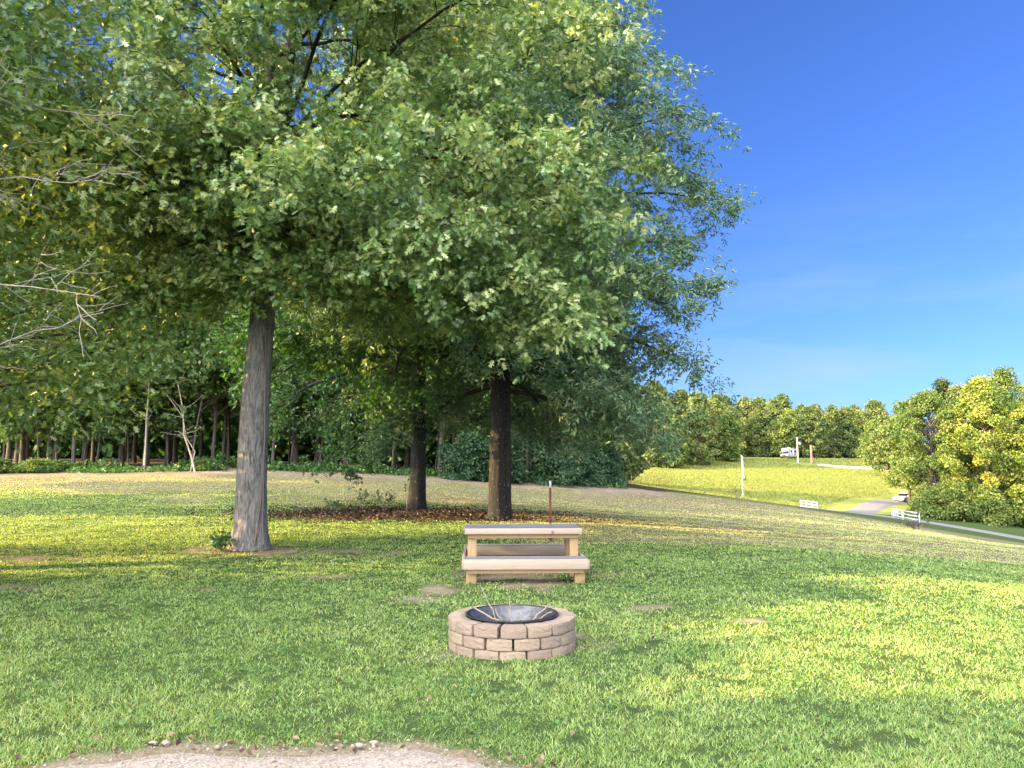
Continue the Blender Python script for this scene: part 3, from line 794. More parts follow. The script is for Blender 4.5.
for row, (Y0, us, hs) in enumerate(((236, np.linspace(705, 905, 15), 0.85), (252, np.linspace(672, 905, 17), 1.0), (272, np.linspace(660, 900, 17), 1.12))):
    for i, u in enumerate(us):
        u = u + rng.uniform(-4, 4); Y = Y0 + rng.uniform(-5, 5); k = int(rng.choice([0, 1, 2, 3], p=[.38, .12, .3, .2]))
        s = hs * rng.uniform(0.85, 1.12) * float(np.interp(u, [690, 760, 860, 905], [1.1, 1.03, 0.9, 0.9]))
        rn = ('front', 'middle', 'back')[row]
        o = ORD[i] if i < len(ORD) else ('fifteenth', 'sixteenth', 'seventeenth')[i - 14]
        put(fv[k], atx(u, Y), Y, f'{fname[k]} in {rn} row of distant tree line, {o} from left end', 'distant tree line past the field', s)

# --- the group of trees by the road on the right
def rtree(name, seed, u, Y, vtop, cz, R, lm, label, K=60, nl=16000, ls=0.3, top=1.0, cs=0.25, lw=0.75, bark='bark_wood', low=0.35, r0=.25):
    x = atx(u, Y); z = h1(x, Y); ht = at(u, vtop, Y)[2] - z
    p = tree_proto(name, *clump_tree(seed, ht, r0, cz, R, K, nl, ls, lw, 'tuft', top=top, cs=cs, ns=8, low=low), M[bark], M[lm])
    return put(p, x, Y, label, 'trees beside the road')
rtree('golden_tree', 301, 992, 104, 381, 1.0, 6.2, 'gold_leaf', 'golden green tree glowing in sunlight beside the road', 115, 40000, 0.27, cs=0.2)
rtree('golden_tree', 302, 1050, 102, 372, 1.0, 6.5, 'gold_leaf', 'golden green tree by the road cut by the picture edge', 115, 34000, 0.27, cs=0.2)
rtree('pale_tree', 303, 937, 108, 394, 5.5, 5.6, 'pale_leaf', 'pale green tree with a bare leaning trunk above the white car', 85, 22000, 0.25, r0=.35, cs=0.21)
rtree('pale_tree', 304, 908, 128, 404, 3.0, 4.4, 'pale_leaf', 'rounded pale green tree at the end of the roadside group', 95, 14000, 0.34)
rtree('pale_tree', 305, 965, 118, 388, 2.0, 5.0, 'far_leaf', 'dull green tree rising just behind the golden tree', 90, 22000, 0.26, cs=0.22)
rtree('pine_tree', 306, 952, 122, 381, 3.0, 3.0, 'pine_leaf', 'pointed dark pine standing behind the pale tree', 60, 9000, 0.3, top=0.0, cs=0.42)
rtree('pine_tree', 307, 980, 126, 380, 3.0, 3.2, 'pine_leaf', 'pointed dark pine next to the tallest roadside tree', 60, 9000, 0.3, top=0.0, cs=0.42)
rtree('pale_tree', 308, 1012, 118, 370, 2.0, 5.4, 'pale_leaf', 'tallest pale green tree behind the two golden trees', 90, 22000, 0.26, cs=0.22)
rtree('pale_tree', 309, 890, 176, 417, 2.0, 4.6, 'far_leaf', 'dull green tree at the far corner of the field', 80, 9000, 0.42)
rtree('pale_tree', 310, 878, 208, 422, 2.0, 5.0, 'pale_leaf', 'pale tree closing the right end of the field', 80, 9000, 0.45)
rsh = tree_proto('roadside_shrub', *clump_tree(320, 4.2, 0.08, 0.2, 3.0, 40, 9000, 0.26, 0.7, 'tuft', cs=0.42), M['bark_wood'], M['pale_leaf'])
rsh2 = tree_proto('roadside_shrub', *clump_tree(321, 4.0, 0.08, 0.2, 3.2, 40, 9000, 0.26, 0.7, 'tuft', cs=0.42), M['bark_wood'], M['wood_leaf'])
for i, (p, u, Y, s) in enumerate(((rsh, 928, 104, 0.75), (rsh, 946, 103, 1.05), (rsh2, 964, 104, 0.6), (rsh, 984, 102, 1.0), (rsh2, 1006, 103, 0.6), (rsh, 1030, 100, 1.15), (rsh, 921, 122, 0.7))):
    put(p, atx(u, Y), Y, f'{"bright" if p is rsh else "low dark"} roadside shrub under the golden trees, {ORD[i]} along the verge' if i < 6 else 'small bright shrub by the white car', 'shrubs beside the road', s, cat='shrub')

# ------------------------------------------------------------------ grass, field weeds, leaf litter
M['grass'] = leafmat('grass_blade', (0.052, 0.115, 0.03), (0.128, 0.212, 0.058), (0.27, 0.29, 0.125), 0.4, 0.4, 0.5, (1.5, 1.15, 0.35), gain=1.85)
def G(x, y):
    """height of the ground sheet itself at x, y"""
    i = np.clip(np.searchsorted(xs, x) - 1, 0, nx - 2); j = np.clip(np.searchsorted(ys, y) - 1, 0, ny - 2)
    fx = (x - xs[i]) / (xs[i + 1] - xs[i]); fy = (y - ys[j]) / (ys[j + 1] - ys[j])
    return (GZ[j, i] * (1 - fx) + GZ[j, i + 1] * fx) * (1 - fy) + (GZ[j + 1, i] * (1 - fx) + GZ[j + 1, i + 1] * fx) * fy
def blades(mb, x, y, hgt, wid, tint, seed):
    r = np.random.default_rng(seed); n = len(x)
    a = r.uniform(0, 6.283, n); l = np.abs(r.normal(0.75, 0.5, n)) * hgt; la = r.uniform(0, 6.283, n)
    z = G(x, y)
    b = np.stack([x, y, z - 0.01], -1); wv_ = np.stack([np.cos(a), np.sin(a), a * 0], -1) * (wid / 2)[:, None]
    lv = np.stack([np.cos(la) * l, np.sin(la) * l, la * 0], -1); up = np.stack([a * 0, a * 0, hgt], -1)
    m = b + up * 0.55 + lv * 0.35
    V = np.stack([b - wv_, b + wv_, m + wv_ * 0.8, m - wv_ * 0.8, b + up + lv], 1)
    o = np.arange(n)[:, None] * 5
    base = mb.n
    mb.add(V.reshape(-1, 3), o + np.array([0, 1, 2, 3]), tint=tint)
    mb.f.append(o + np.array([3, 2, 4]) + base); mb.a['tint'].append((mb.nf, tint)); mb.nf += n
r = np.random.default_rng(3)
n = 950000
y = np.exp(r.uniform(math.log(3.7), math.log(62), n)); x = y * r.uniform(-0.76, 0.76, n) + r.normal(0, 0.2, n)
ne = 260000
ye = np.exp(r.uniform(math.log(2.0), math.log(40), ne)); xe = ye * r.uniform(0.74, 1.5, ne) * np.sign(r.uniform(-1, 1, ne)) + r.normal(0, 0.2, ne)
yn = r.uniform(0.8, 3.9, 40000); xn = r.uniform(1.0, 5.0, 40000) * np.where(r.uniform(0, 1, 40000) < .25, -1.1, 1)
x = np.r_[x, xe, xn]; y = np.r_[y, ye, yn]; n = len(x)
dry, dirt, litter, wood, field = masks(x, y)
dens = (1 - 0.95 * sstep(0.1, 0.8, dirt + r.normal(0, 0.16, n))) * (1 - np.clip(litter, 0, 1)) * (1 - 0.35 * dry) * sstep(0.22, 0.52, fbm(x, y, 0.13, 41)) * (0.75 + 0.45 * fbm(x, y, 2.2, 43)) * (1 - wood)
keep = (r.uniform(0, 1, n) < dens) & (y > path_front(x) - 0.03 + r.normal(0, 0.09, n)) & (np.hypot(x, y - 7.22) > 0.6) & (np.hypot(x - b1[0], y - b1[1]) > .45)
x, y, dry = x[keep], y[keep], dry[keep]
n = len(x)
cl = fbm(x, y, 0.7, 51); cl2 = fbm(x, y, 3.5, 61)
hg = r.uniform(0.015, 0.042, n) * (0.7 + 0.6 * cl) * (1 + np.clip(y - 12, 0, 20) * 0.02) * (1 - 0.3 * np.clip(dry, 0, 1))
wd = r.uniform(0.0035, 0.0085, n) * np.clip(y / 6, 0.8, 7)
tint = np.clip(r.normal(0.42, 0.2, n) + (cl - 0.5) * 0.4 + (cl2 - 0.5) * 0.3 + 0.5 * np.clip(dry, 0, 1) + (r.uniform(0, 1, n) < 0.06) * 0.4, 0, 1)
gb = MB(); blades(gb, x, y, hg, wd, tint, 4)
tag(gb.build('grass', M['grass']), 'short mown grass covering the lawn', 'grass', kind='stuff')

M['clover'] = leafmat('clover_leaf', (0.06, 0.13, 0.035), (0.10, 0.20, 0.06), (0.18, 0.26, 0.10), 0.35, 0.5, 0.35)
M['weed'] = leafmat('field_weed', (0.085, 0.135, 0.035), (0.195, 0.24, 0.065), (0.36, 0.33, 0.11), 0.4, 0.6, 0.2, (1.1, 1.1, 0.6), gain=0.95)
n = 150000
y = r.uniform(106, 228, n); u = r.uniform(615, 960, n); x = (u - 512) / F * y
ok = (masks(x, y)[4] > 0.4)
road_pts = np.array([g(846, 513, 102), g(862, 509, 110), g(885, 504.5, 124), g(905, 501.5, 133), g(935, 497, 146), g(990, 492, 165), g(780, 506, 114), g(813, 466, 203), g(835, 467, 201), g(860, 469, 199), g(900, 471, 196)])
for i in range(0, 5):
    a_, b_ = road_pts[i], road_pts[i + 1]
    tt = np.clip(((x - a_[0]) * (b_[0] - a_[0]) + (y - a_[1]) * (b_[1] - a_[1])) / ((b_ - a_) ** 2).sum(), 0, 1)
    ok &= np.hypot(x - a_[0] - tt * (b_[0] - a_[0]), y - a_[1] - tt * (b_[1] - a_[1])) > 4.5
for q in road_pts[7:]: ok &= np.hypot((x - q[0]) / 2.2, y - q[1]) > 3.2
ok &= ~((x > 66) & (y < 150) & (x > 66 + (y - 130) * .3))
x, y = x[ok], y[ok]; n = len(x)
fb = MB(); blades(fb, x, y, r.uniform(0.1, 0.32, n), r.uniform(0.06, 0.15, n), np.clip(r.normal(0.5, 0.13, n), 0, 1), 9)
tag(fb.build('field_weeds', M['weed']), 'tall yellow green weeds covering the sunlit field', 'weeds', kind='stuff')

M['litter'] = leafmat('dead_leaf', (0.024, 0.016, 0.013), (0.055, 0.034, 0.026), (0.3, 0.21, 0.14), 0.1, 0.7, 0.2, (1, 1, 1))
n = 12000
x = -3.9 + r.normal(0, 2.6, n); y = 26.0 + r.normal(0, 1.5, n)
x2 = r.uniform(-9, 8, 500); y2 = np.exp(r.uniform(math.log(4.4), math.log(20), 500))
x2[:260] = r.uniform(-4, 2.4, 260); y2[:260] = path_front(x2[:260]) + r.normal(0, 0.1, 260); X = np.r_[x, x2]; Y = np.r_[y, y2]
lb = MB(); leaves(lb, np.c_[X, Y, G(X, Y) + np.r_[r.uniform(0.02, 0.14, n), r.uniform(0.04, 0.07, 500)]], np.c_[r.normal(size=(n + 500, 2)), r.normal(0, .3, n + 500)], np.r_[np.full(n, .09), np.full(500, .045)], 0.6, 'dia', 1.0, 3, np.r_[np.clip(r.normal(.4, .25, n), 0, 1), r.uniform(.5, 1, 500)])
tag(lb.build('leaf_litter', M['litter']), 'brown fallen leaves heaped under the dark trunked tree', 'fallen leaves', kind='stuff')

# clover and broad weeds among the grass
n = 700
cx_ = r.uniform(-8, 9, n); cy_ = np.exp(r.uniform(math.log(4.6), math.log(18), n))
k_ = 14; X = np.repeat(cx_, k_) + r.normal(0, 0.07, n * k_); Y = np.repeat(cy_, k_) + r.normal(0, 0.07, n * k_)
ok = (Y > path_front(X) + .05) & (np.hypot(X, Y - 7.22) > .62); X, Y = X[ok], Y[ok]
wb = MB(); leaves(wb, np.c_[X, Y, G(X, Y) + r.uniform(0.012, 0.04, len(X))], np.c_[r.normal(size=(len(X), 2)), r.normal(0.25, .2, len(X))], 0.026, 0.8, 'tuft', 1.3, 12)
tag(wb.build('clover', M['clover']), 'clover and broad leaved weeds dotted through the lawn', 'weeds', kind='stuff')

# loose stones along the gravel path's edge
stm = simple('stone', (0.28, 0.23, 0.185), 0.9, var=0.3, scale=9, bs=0.3)
sb = MB()
ico = bmesh.new(); bmesh.ops.create_icosphere(ico, subdivisions=1, radius=1)
iv = np.array([v.co[:] for v in ico.verts]); fi = np.array([[v.index for v in f.verts] for f in ico.faces]); ico.free()
for i in range(420):
    x = r.uniform(-4.0, 2.2); e = float(path_front(np.array([x]))[0])
    y = e - abs(r.normal(0, 0.3)) + r.uniform(-0.05, 0.12)
    if i > 385: y = e + r.uniform(-0.05, 0.15)
    if y < 1: continue
    s = r.uniform(0.004, 0.011) if i < 405 else r.uniform(0.015, 0.026)
    sb.add(iv * s * (1 + r.normal(0, .18, (len(iv), 1))) * np.array([1.2, 0.9, 0.6]) + np.array([x, y, 0.04 if y < e else 0.02]), fi)
tag(sb.build('gravel', stm), 'loose stones scattered on the pale gravel path', 'gravel', kind='stuff')

# dark weeds and thin stems in the leaf litter
def stem_plant(x, y, hgt, ns, label, mat, group=None, seed=1, spread=.25, leafn=40):
    rr = np.random.default_rng(seed)
    T = tag(empty('weed_plant', (x, y, h1(x, y))), label, 'plant', group)
    st = MB(); lf = MB(); A = []; 
    for i in range(ns):
        a = rr.uniform(0, 6.28); t_ = rr.uniform(0.1, 1) * spread
        pts = np.array([(0, 0, -.03), (math.cos(a) * t_ * .4, math.sin(a) * t_ * .4, hgt * .5), (math.cos(a) * t_, math.sin(a) * t_, hgt * rr.uniform(.7, 1.05))])
        st.tube(pts, [0.012, 0.008, 0.004], 4, False); A.append(pts)
    A = np.array(A); i = rr.integers(0, ns, leafn); f = rr.uniform(0.2, 1, (leafn, 1))
    P = A[i, 1] * (1 - f) + A[i, 2] * f + rr.normal(0, .05, (leafn, 3))
    leaves(lf, P, rr.normal(size=(leafn, 3)), 0.11, 0.6, 'dia', .7, seed)
    st.build('stem', M['vine'], T); lf.build('leaves', mat, T)
    return T
q = at(407, 511, 26.3); stem_plant(q[0], q[1], 1.5, 4, 'thin leafy sapling growing against the dark trunk in the litter', M['dark_leaf'], seed=2, spread=.2, leafn=30)
q = at(362, 512, 26.7); stem_plant(q[0], q[1], 0.85, 9, 'sparse twiggy weed clump in the leaf litter', M['dark_leaf'], seed=3, spread=.45, leafn=60)
q = at(385, 512, 26.5); stem_plant(q[0], q[1], 0.75, 10, 'bushier twiggy weed clump in the litter near the dark trunk', M['dark_leaf'], seed=4, spread=.5, leafn=90)
q = at(335, 513, 26.6); stem_plant(q[0], q[1], 0.45, 12, 'low dark weed clump at the left end of the leaf litter', M['dark_leaf'], seed=5, spread=.5, leafn=110)
q = at(221, 549, 15.1); stem_plant(q[0], q[1], 0.28, 12, 'small bright green plant at the foot of the furrowed oak', M['shrub_leaf'], seed=6, spread=.3, leafn=160)
q = at(738, 504, 60); stem_plant(q[0], q[1], 1.3, 9, 'lone tall weed on the dry grass below the bare utility pole', M['pale_leaf'], seed=7, spread=.8, leafn=90)
q = at(916, 533, 57); stem_plant(q[0], q[1], 0.5, 30, 'dark dead weed clump at the foot of the thin metal post', M['litter'], seed=8, spread=1.4, leafn=260)

# ------------------------------------------------------------------ fire pit
def stone_mat():
    m, t, p, o = newmat('paver_stone')
    oi = N(t, 'ObjectInfo')
    c = ramp(t, oi.outputs['Random'], [(0, (0.19, 0.138, 0.10)), (0.4, (0.23, 0.174, 0.128)), (0.75, (0.28, 0.215, 0.138)), (1, (0.21, 0.162, 0.13))])
    n1 = noise(t, 14, 6, 0.7); n2 = noise(t, 70, 4, 0.7)
    c = mixc(t, math_(t, 'MULTIPLY', n1, 0.55), c, (0.265, 0.205, 0.17))
    c = mixc(t, ramp(t, n2, [(0.35, (0.5, 0.5, 0.5)), (0.5, (0, 0, 0))]), c, (0.2, 0.15, 0.13))
    tcx = N(t, 'TexCoord'); sp = N(t, 'SeparateXYZ'); t.links.new(tcx.outputs['Object'], sp.inputs[0])
    rad = math_(t, 'POWER', math_(t, 'ADD', math_(t, 'MULTIPLY', sp.outputs[0], sp.outputs[0]), math_(t, 'MULTIPLY', sp.outputs[1], sp.outputs[1])), 0.5)
    soot = ramp(t, math_(t, 'ADD', rad, math_(t, 'MULTIPLY', n1, 0.08)), [(0.46, (0.75, 0.75, 0.75)), (0.53, (0, 0, 0))])
    c = mixc(t, soot, c, (0.06, 0.05, 0.045))
    t.links.new(c, p.inputs['Base Color']); p.inputs['Roughness'].default_value = 0.92
    bump(t, p, math_(t, 'ADD', n1, math_(t, 'MULTIPLY', n2, 0.5)), 0.8, 0.014)
    return m
stone = stone_mat()
FP = tag(empty('fire_pit', (0, 7.22, -0.025)), 'round fire pit of three stacked rings of tan stone blocks', 'fire pit')
def block_mesh(seed, ang, r0, r1, hz):
    bm = bmesh.new(); rr = np.random.default_rng(seed)
    bmesh.ops.create_cube(bm, size=1)
    bmesh.ops.subdivide_edges(bm, edges=bm.edges[:], cuts=4, use_grid_fill=True)
    for v in bm.verts:
        x, y_, z_ = v.co
        # rounded, slightly broken edges
        e = sum(1 for c in (x, y_, z_) if abs(c) > 0.49)
        k = 1 - 0.03 * max(0, e - 1)
        a = x * ang * k; rad = r0 + (r1 - r0) * (0.5 - y_ * k)
        if y_ < -0.4: rad += rr.normal(0, 0.0013)
        v.co = (rad * math.sin(a), -rad * math.cos(a), z_ * hz * k + rr.normal(0, 0.0009))
    bmesh.ops.bevel(bm, geom=[e for e in bm.edges if e.is_boundary], offset=0.004)
    me = bpy.data.meshes.new('block'); bm.to_mesh(me); bm.free(); me.materials.append(stone)
    return me
NBL = 15
bms = [block_mesh(i, 2 * math.pi / NBL - 0.024, 0.415, 0.575, 0.0955) for i in range(6)]
for c in range(3):
    for i in range(NBL):
        o = bpy.data.objects.new('block', bms[(i * 5 + c * 2) % 6]); S.collection.objects.link(o); o.parent = FP
        o.rotation_euler = (0, 0, 2 * math.pi * (i + 0.5 * (c % 2) + 0.04) / NBL + random.uniform(-0.008, 0.008)); o.location = (random.uniform(-.004, .004), random.uniform(-.004, .004), 0.047 + c * 0.1)
bowl_m, tb, pb_, ob = newmat('burnt_steel')
nb = noise(tb, 7, 5, .7)
tb.links.new(ramp(tb, nb, [(0.35, (0.03, 0.03, 0.033)), (0.55, (0.10, 0.105, 0.12)), (0.75, (0.11, 0.07, 0.05))]), pb_.inputs['Base Color'])
pb_.inputs['Metallic'].default_value = 0.55; pb_.inputs['Roughness'].default_value = 0.48
prof = [(0.425, 0.306), (0.405, 0.312), (0.395, 0.30), (0.37, 0.23), (0.30, 0.15), (0.18, 0.11), (0.0, 0.10)]
bw = MB(); ns = 48; th = np.linspace(0, 2 * math.pi, ns, endpoint=False)
Vb = np.array([[(r_ * math.cos(a), r_ * math.sin(a), z_) for a in th] for r_, z_ in prof]).reshape(-1, 3)
ii = np.arange(len(prof) - 1)[:, None] * ns; jj = np.arange(ns)[None]; kk = (jj + 1) % ns
bw.add(Vb, np.stack([ii + jj, ii + ns + jj, ii + ns + kk, ii + kk], -1).reshape(-1, 4))
bw.build('bowl', bowl_m, FP, smooth=True)
rm = MB(); rm.tube(np.array([(0.41 * math.cos(a), 0.41 * math.sin(a), 0.309) for a in np.linspace(0, 2 * math.pi, 49)]), 0.009, 6, False)
rm.build('rim', simple('black_steel', (0.02, 0.02, 0.022), 0.5, 0.5), FP, smooth=True)
ash = MB(); a_r = np.random.default_rng(2)
rr_ = np.linspace(0, 0.27, 9); ashv = np.array([[(q_ * math.cos(a), q_ * math.sin(a), 0.15 + 0.02 * a_r.normal() * (q_ < .26) - 0.1 * q_ ** 2) for a in np.linspace(0, 2 * math.pi, 24, endpoint=False)] for q_ in rr_]).reshape(-1, 3)
ii = np.arange(8)[:, None] * 24; jj = np.arange(24)[None]; kk = (jj + 1) % 24
ash.add(ashv, np.stack([ii + jj, ii + 24 + jj, ii + 24 + kk, ii + kk], -1).reshape(-1, 4))
ash.build('ash_bed', simple('ash', (0.11, 0.11, 0.11), 0.95, var=0.4, scale=15), FP, smooth=True)
stickm = simple('stick_wood', (0.2, 0.165, 0.135), 0.9, var=0.3, scale=20)
sticks = [((-0.36, -0.05, 0.34), (0.0, -0.22, 0.2), 0.011, 'thick grey stick leaning from the left rim into the fire pit'),
          ((-0.30, 0.18, 0.52), (-0.12, -0.05, 0.2), 0.006, 'long thin twig poking up highest out of the fire pit'),
          ((-0.02, 0.2, 0.40), (0.0, -0.2, 0.18), 0.006, 'thin upright twig in the middle of the fire pit'),
          ((0.34, 0.05, 0.36), (0.12, -0.2, 0.2), 0.01, 'grey stick leaning from the right rim into the fire pit'),
          ((-0.16, 0.1, 0.30), (-0.06, -0.18, 0.19), 0.008, 'short stick inside the fire pit left of centre'),
          ((0.36, -0.02, 0.30), (0.15, -0.12, 0.19), 0.008, 'stick lying low against the right inner wall of the fire pit'),
          ((0.06, 0.14, 0.26), (0.1, -0.15, 0.19), 0.007, 'short twig inside the fire pit right of centre')]
for a_, b_, rd, lab in sticks:
    a_ = np.array(a_); b_ = np.array(b_); f = np.linspace(0, 1, 7)[:, None]
    s_ = MB(); s_.tube(a_ * (1 - f) + b_ * f + a_r.normal(0, 0.006, (7, 3)), np.linspace(rd * .7, rd, 7), 6)
    o = s_.build('stick', stickm, smooth=True); o.location = (0, 7.22, 0); tag(o, lab, 'stick', 'sticks in the fire pit')

# ------------------------------------------------------------------ picnic table
def plank_mat(name, lo, hi, rough=0.7, st=(0.6, 9, 9)):
    m, t, p, o = newmat(name)
    n1 = noise(t, 3.0, 6, 0.7, stretch=st); n2 = noise(t, 1.2, 3)
    c = ramp(t, n1, [(0.3, lo), (0.7, hi)])
    c = mixc(t, math_(t, 'MULTIPLY', n2, 0.45), c, tuple(a * 0.72 for a in lo))
    vk = N(t, 'TexVoronoi', Scale=2.6); tk = N(t, 'TexCoord'); t.links.new(tk.outputs['Object'], vk.inputs['Vector'])
    c = mixc(t, ramp(t, vk.outputs['Distance'], [(0.05, (0.8, 0.8, 0.8)), (0.085, (0, 0, 0))]), c, tuple(a * 0.3 for a in lo))
    n4 = noise(t, 14, 5, 0.75, stretch=st)
    c = mixc(t, ramp(t, n4, [(0.62, (0, 0, 0)), (0.72, (0.55, 0.55, 0.55))]), c, tuple(a * 0.5 for a in lo))
    t.links.new(c, p.inputs['Base Color']); p.inputs['Roughness'].default_value = rough
    bump(t, p, n1, 0.25, 0.004)
    return m
pale = plank_mat('pale_board', (0.285, 0.218, 0.168), (0.375, 0.298, 0.24))
greyb = plank_mat('grey_board', (0.12, 0.13, 0.15), (0.19, 0.2, 0.225), 0.5)
tan = plank_mat('tan_post', (0.29, 0.185, 0.088), (0.38, 0.26, 0.135), st=(9, 9, 0.6))
PT = tag(empty('picnic_table', (0.15, 11.88, 0.0), R_(2.5)), 'wooden picnic table with grey top and pale front boards', 'picnic table')
PT.scale = (1.03, 1.0, 0.975)
def boards(name, y0, y1, z, L, n, mat, th=0.038):
    b = MB(); wdt = (y1 - y0) / n
    for i in range(n):
        b.box((random.uniform(-.008, .008), y0 + wdt * (i + 0.5), z - th / 2 + random.uniform(-.002, .002)), (L, wdt - 0.008, th))
    return b.build(name, mat, PT, bevel=0.003)
def part(name, c, s, mat, **k):
    b = MB(); b.box(c, s, **k); return b.build(name, mat, PT, bevel=0.003)
boards('tabletop', -0.42, 0.42, 0.738, 1.68, 5, greyb)
part('edge_board', (0.0, -0.441, 0.698), (1.67, 0.036, 0.084), pale)
part('edge_board', (0.0, 0.441, 0.694), (1.67, 0.036, 0.092), pale)
part('apron', (-0.0, -0.36, 0.642), (1.58, 0.04, 0.112), tan)
part('apron', (-0.0, 0.36, 0.642), (1.58, 0.04, 0.112), tan)
for sx in (-1, 1):
    for sy in (-1, 1):
        part('table_post', (sx * 0.73, sy * 0.30, 0.349), (0.125, 0.075, 0.698), tan)
        part('bench_leg', (sx * 0.735, sy * 0.885, 0.105), (0.14, 0.10, 0.21), tan)
    part('side_board', (sx * 0.845, 0, 0.275), (0.036, 2.02, 0.12), pale)
for sy in (-1, 1):
    boards('bench_seat', sy * 0.88 - 0.16, sy * 0.88 + 0.16, 0.358, 1.66, 2, greyb)
    part('bench_board', (0, sy * 1.058, 0.287), (1.67, 0.036, 0.142), pale)
    part('bench_board', (0, sy * 0.702, 0.285), (1.64, 0.034, 0.146), pale)
    part('bench_rail', (0, sy * 0.99, 0.185), (1.56, 0.05, 0.062), tan)

# steel stake with a white tip behind the table
tpz = h1(0.85, 17.3)
SP = tag(empty('metal_stake', (0.85, 17.3, tpz)), 'dark red metal stake with a white tip behind the picnic table', 'stake')
b = MB(); b.box((0, 0, 0.56), (0.05, 0.008, 1.18)); b.box((0, 0.02, 0.56), (0.008, 0.034, 1.18))
for k in range(9): b.box((0, -0.007, 0.15 + k * 0.115), (0.022, 0.008, 0.02))
b.build('shaft', simple('red_steel', (0.16, 0.035, 0.03), 0.6, 0.2), SP)
b = MB(); b.box((0, 0, 1.23), (0.052, 0.010, 0.16)); b.box((0, 0.02, 1.23), (0.010, 0.036, 0.16)); b.build('tip', M['white_paint'], SP)
b = MB(); b.box((0, -0.012, 0.08), (0.1, 0.006, 0.1)); b.build('anchor_plate', simple('dark_steel', (0.03, 0.03, 0.035), 0.6, 0.4), SP)

# thin dark post by the crest
q = at(919, 533, 57.5); z = h1(q[0], q[1])
b = MB(); b.tube(np.array([(0, 0, -0.2), (0, 0, 1.38)]), 0.045, 8); b.box((0, 0, 1.40), (0.13, 0.13, 0.06)); b.box((0, -0.055, 1.15), (0.10, 0.03, 0.16))
o = b.build('metal_post', simple('post_dark', (0.05, 0.05, 0.055), 0.6, 0.3)); o.location = (q[0], q[1], z)
tag(o, 'thin dark metal post on the dry grass before the road', 'post')

# ------------------------------------------------------------------ white board fences
def fence(pts, label, hgt=1.15, n=4):
    pts = np.array(pts, float); c = pts.mean(0); z0 = h1(c[0], c[1])
    T = tag(empty('board_fence', (c[0], c[1], z0)), label, 'fence', 'white board fences at the driveway')
    seg = np.linalg.norm(np.diff(pts, axis=0), axis=1); s = np.r_[0, np.cumsum(seg)]
    q = np.linspace(0, s[-1], n); P = np.c_[np.interp(q, s, pts[:, 0]), np.interp(q, s, pts[:, 1])]
    Z = H(P[:, 0], P[:, 1]) - z0
    for i in range(n):
        m = MB(); m.box((P[i, 0] - c[0], P[i, 1] - c[1], Z[i] + hgt / 2 - 0.1), (0.2, 0.2, hgt + 0.3)); m.box((P[i, 0] - c[0], P[i, 1] - c[1], Z[i] + hgt + 0.08), (0.26, 0.26, 0.06))
        m.build('fence_post', M['white_paint'], T)
    for k in range(3):
        m = MB()
        for i in range(n - 1):
            a = np.array([P[i, 0] - c[0], P[i, 1] - c[1], Z[i] + 0.25 + k * 0.38]); b_ = np.array([P[i + 1, 0] - c[0], P[i + 1, 1] - c[1], Z[i + 1] + 0.25 + k * 0.38])
            d = b_ - a; m.box((a + b_) / 2, (np.linalg.norm(d), 0.06, 0.15), rz=math.atan2(d[1], d[0]), ry=-math.atan2(d[2], math.hypot(d[0], d[1])))
        m.build('fence_rail', M['white_paint'], T)
fence([g(919, 521.5, 88), g(903, 519.5, 91), g(891, 518, 95), g(897, 515, 102)], 'white board fence with a bent end beside the road under the trees', 0.95, 6)
fence([g(817, 507, 107), g(809, 507, 107.6), g(801, 507, 108.2)], 'short white board fence peeking over the crest left of the driveway', 0.95, 4)

# ------------------------------------------------------------------ utility poles and wires
polem = simple('pole_wood', (0.2, 0.18, 0.16), 0.85, var=0.2, scale=6)
def pole(u, v, Y, vt, rad, label, mat, extra=None):
    q = at(u, v, Y); z = h1(q[0], q[1]); ht = at(u, vt, Y)[2] - z
    T = tag(empty('utility_pole', (q[0], q[1], z)), label, 'utility pole')
    m = MB(); m.tube(np.array([(0, 0, -0.5), (0, 0, ht)]), [rad, rad * 0.75], 10); m.build('shaft', mat, T, smooth=False)
    if extra: extra(T, ht)
    return np.array([q[0], q[1], z + ht])
def ex1(T, ht):
    m = MB(); m.box((0.26, -0.16, ht * 0.45), (0.34, 0.25, 0.55)); m.build('meter_box', simple('meter_grey', (0.12, 0.12, 0.13), 0.5), T)
    m = MB(); m.tube(np.array([(0.12, -0.1, ht * .5), (0.1, -0.1, ht * .97)]), 0.03, 6); m.build('conduit', simple('conduit_grey', (0.4, 0.4, 0.4), 0.5), T)
def ex2(T, ht):
    m = MB(); m.tube(np.array([(0, 0, ht * 0.75), (0.3, -0.3, ht * 0.8), (0.5, -0.5, ht * 0.78)]), 0.05, 6); m.build('lamp_arm', simple('arm_grey', (0.5, 0.5, 0.5), 0.4), T)
    m = MB(); m.tube(np.array([(0.5, -0.5, ht * .79), (0.5, -0.5, ht * 0.74), (0.5, -0.5, ht * 0.70)]), [0.14, 0.32, 0.26], 10); m.build('lamp_head', M['white_paint'], T)
    m = MB(); m.box((0.2, 0, ht * 0.96), (1.3, 0.1, 0.12)); m.build('crossarm', polem, T)
pA = pole(743, 497.5, 112, 455, 0.125, 'grey utility pole with a dark meter box at the near edge of the field', polem, ex1)
pB = pole(798, 461, 204, 437, 0.24, 'pale utility pole with a lamp beside the motorhome', simple('pole_pale', (0.32, 0.29, 0.24), 0.8), ex2)
pC = pole(811.5, 461, 206, 445, 0.34, 'short thick brown pole to the right of the lamp pole', simple('pole_brown', (0.2, 0.11, 0.075), 0.85))
wm = simple('wire_black', (0.05, 0.05, 0.05), 0.5, bs=0)
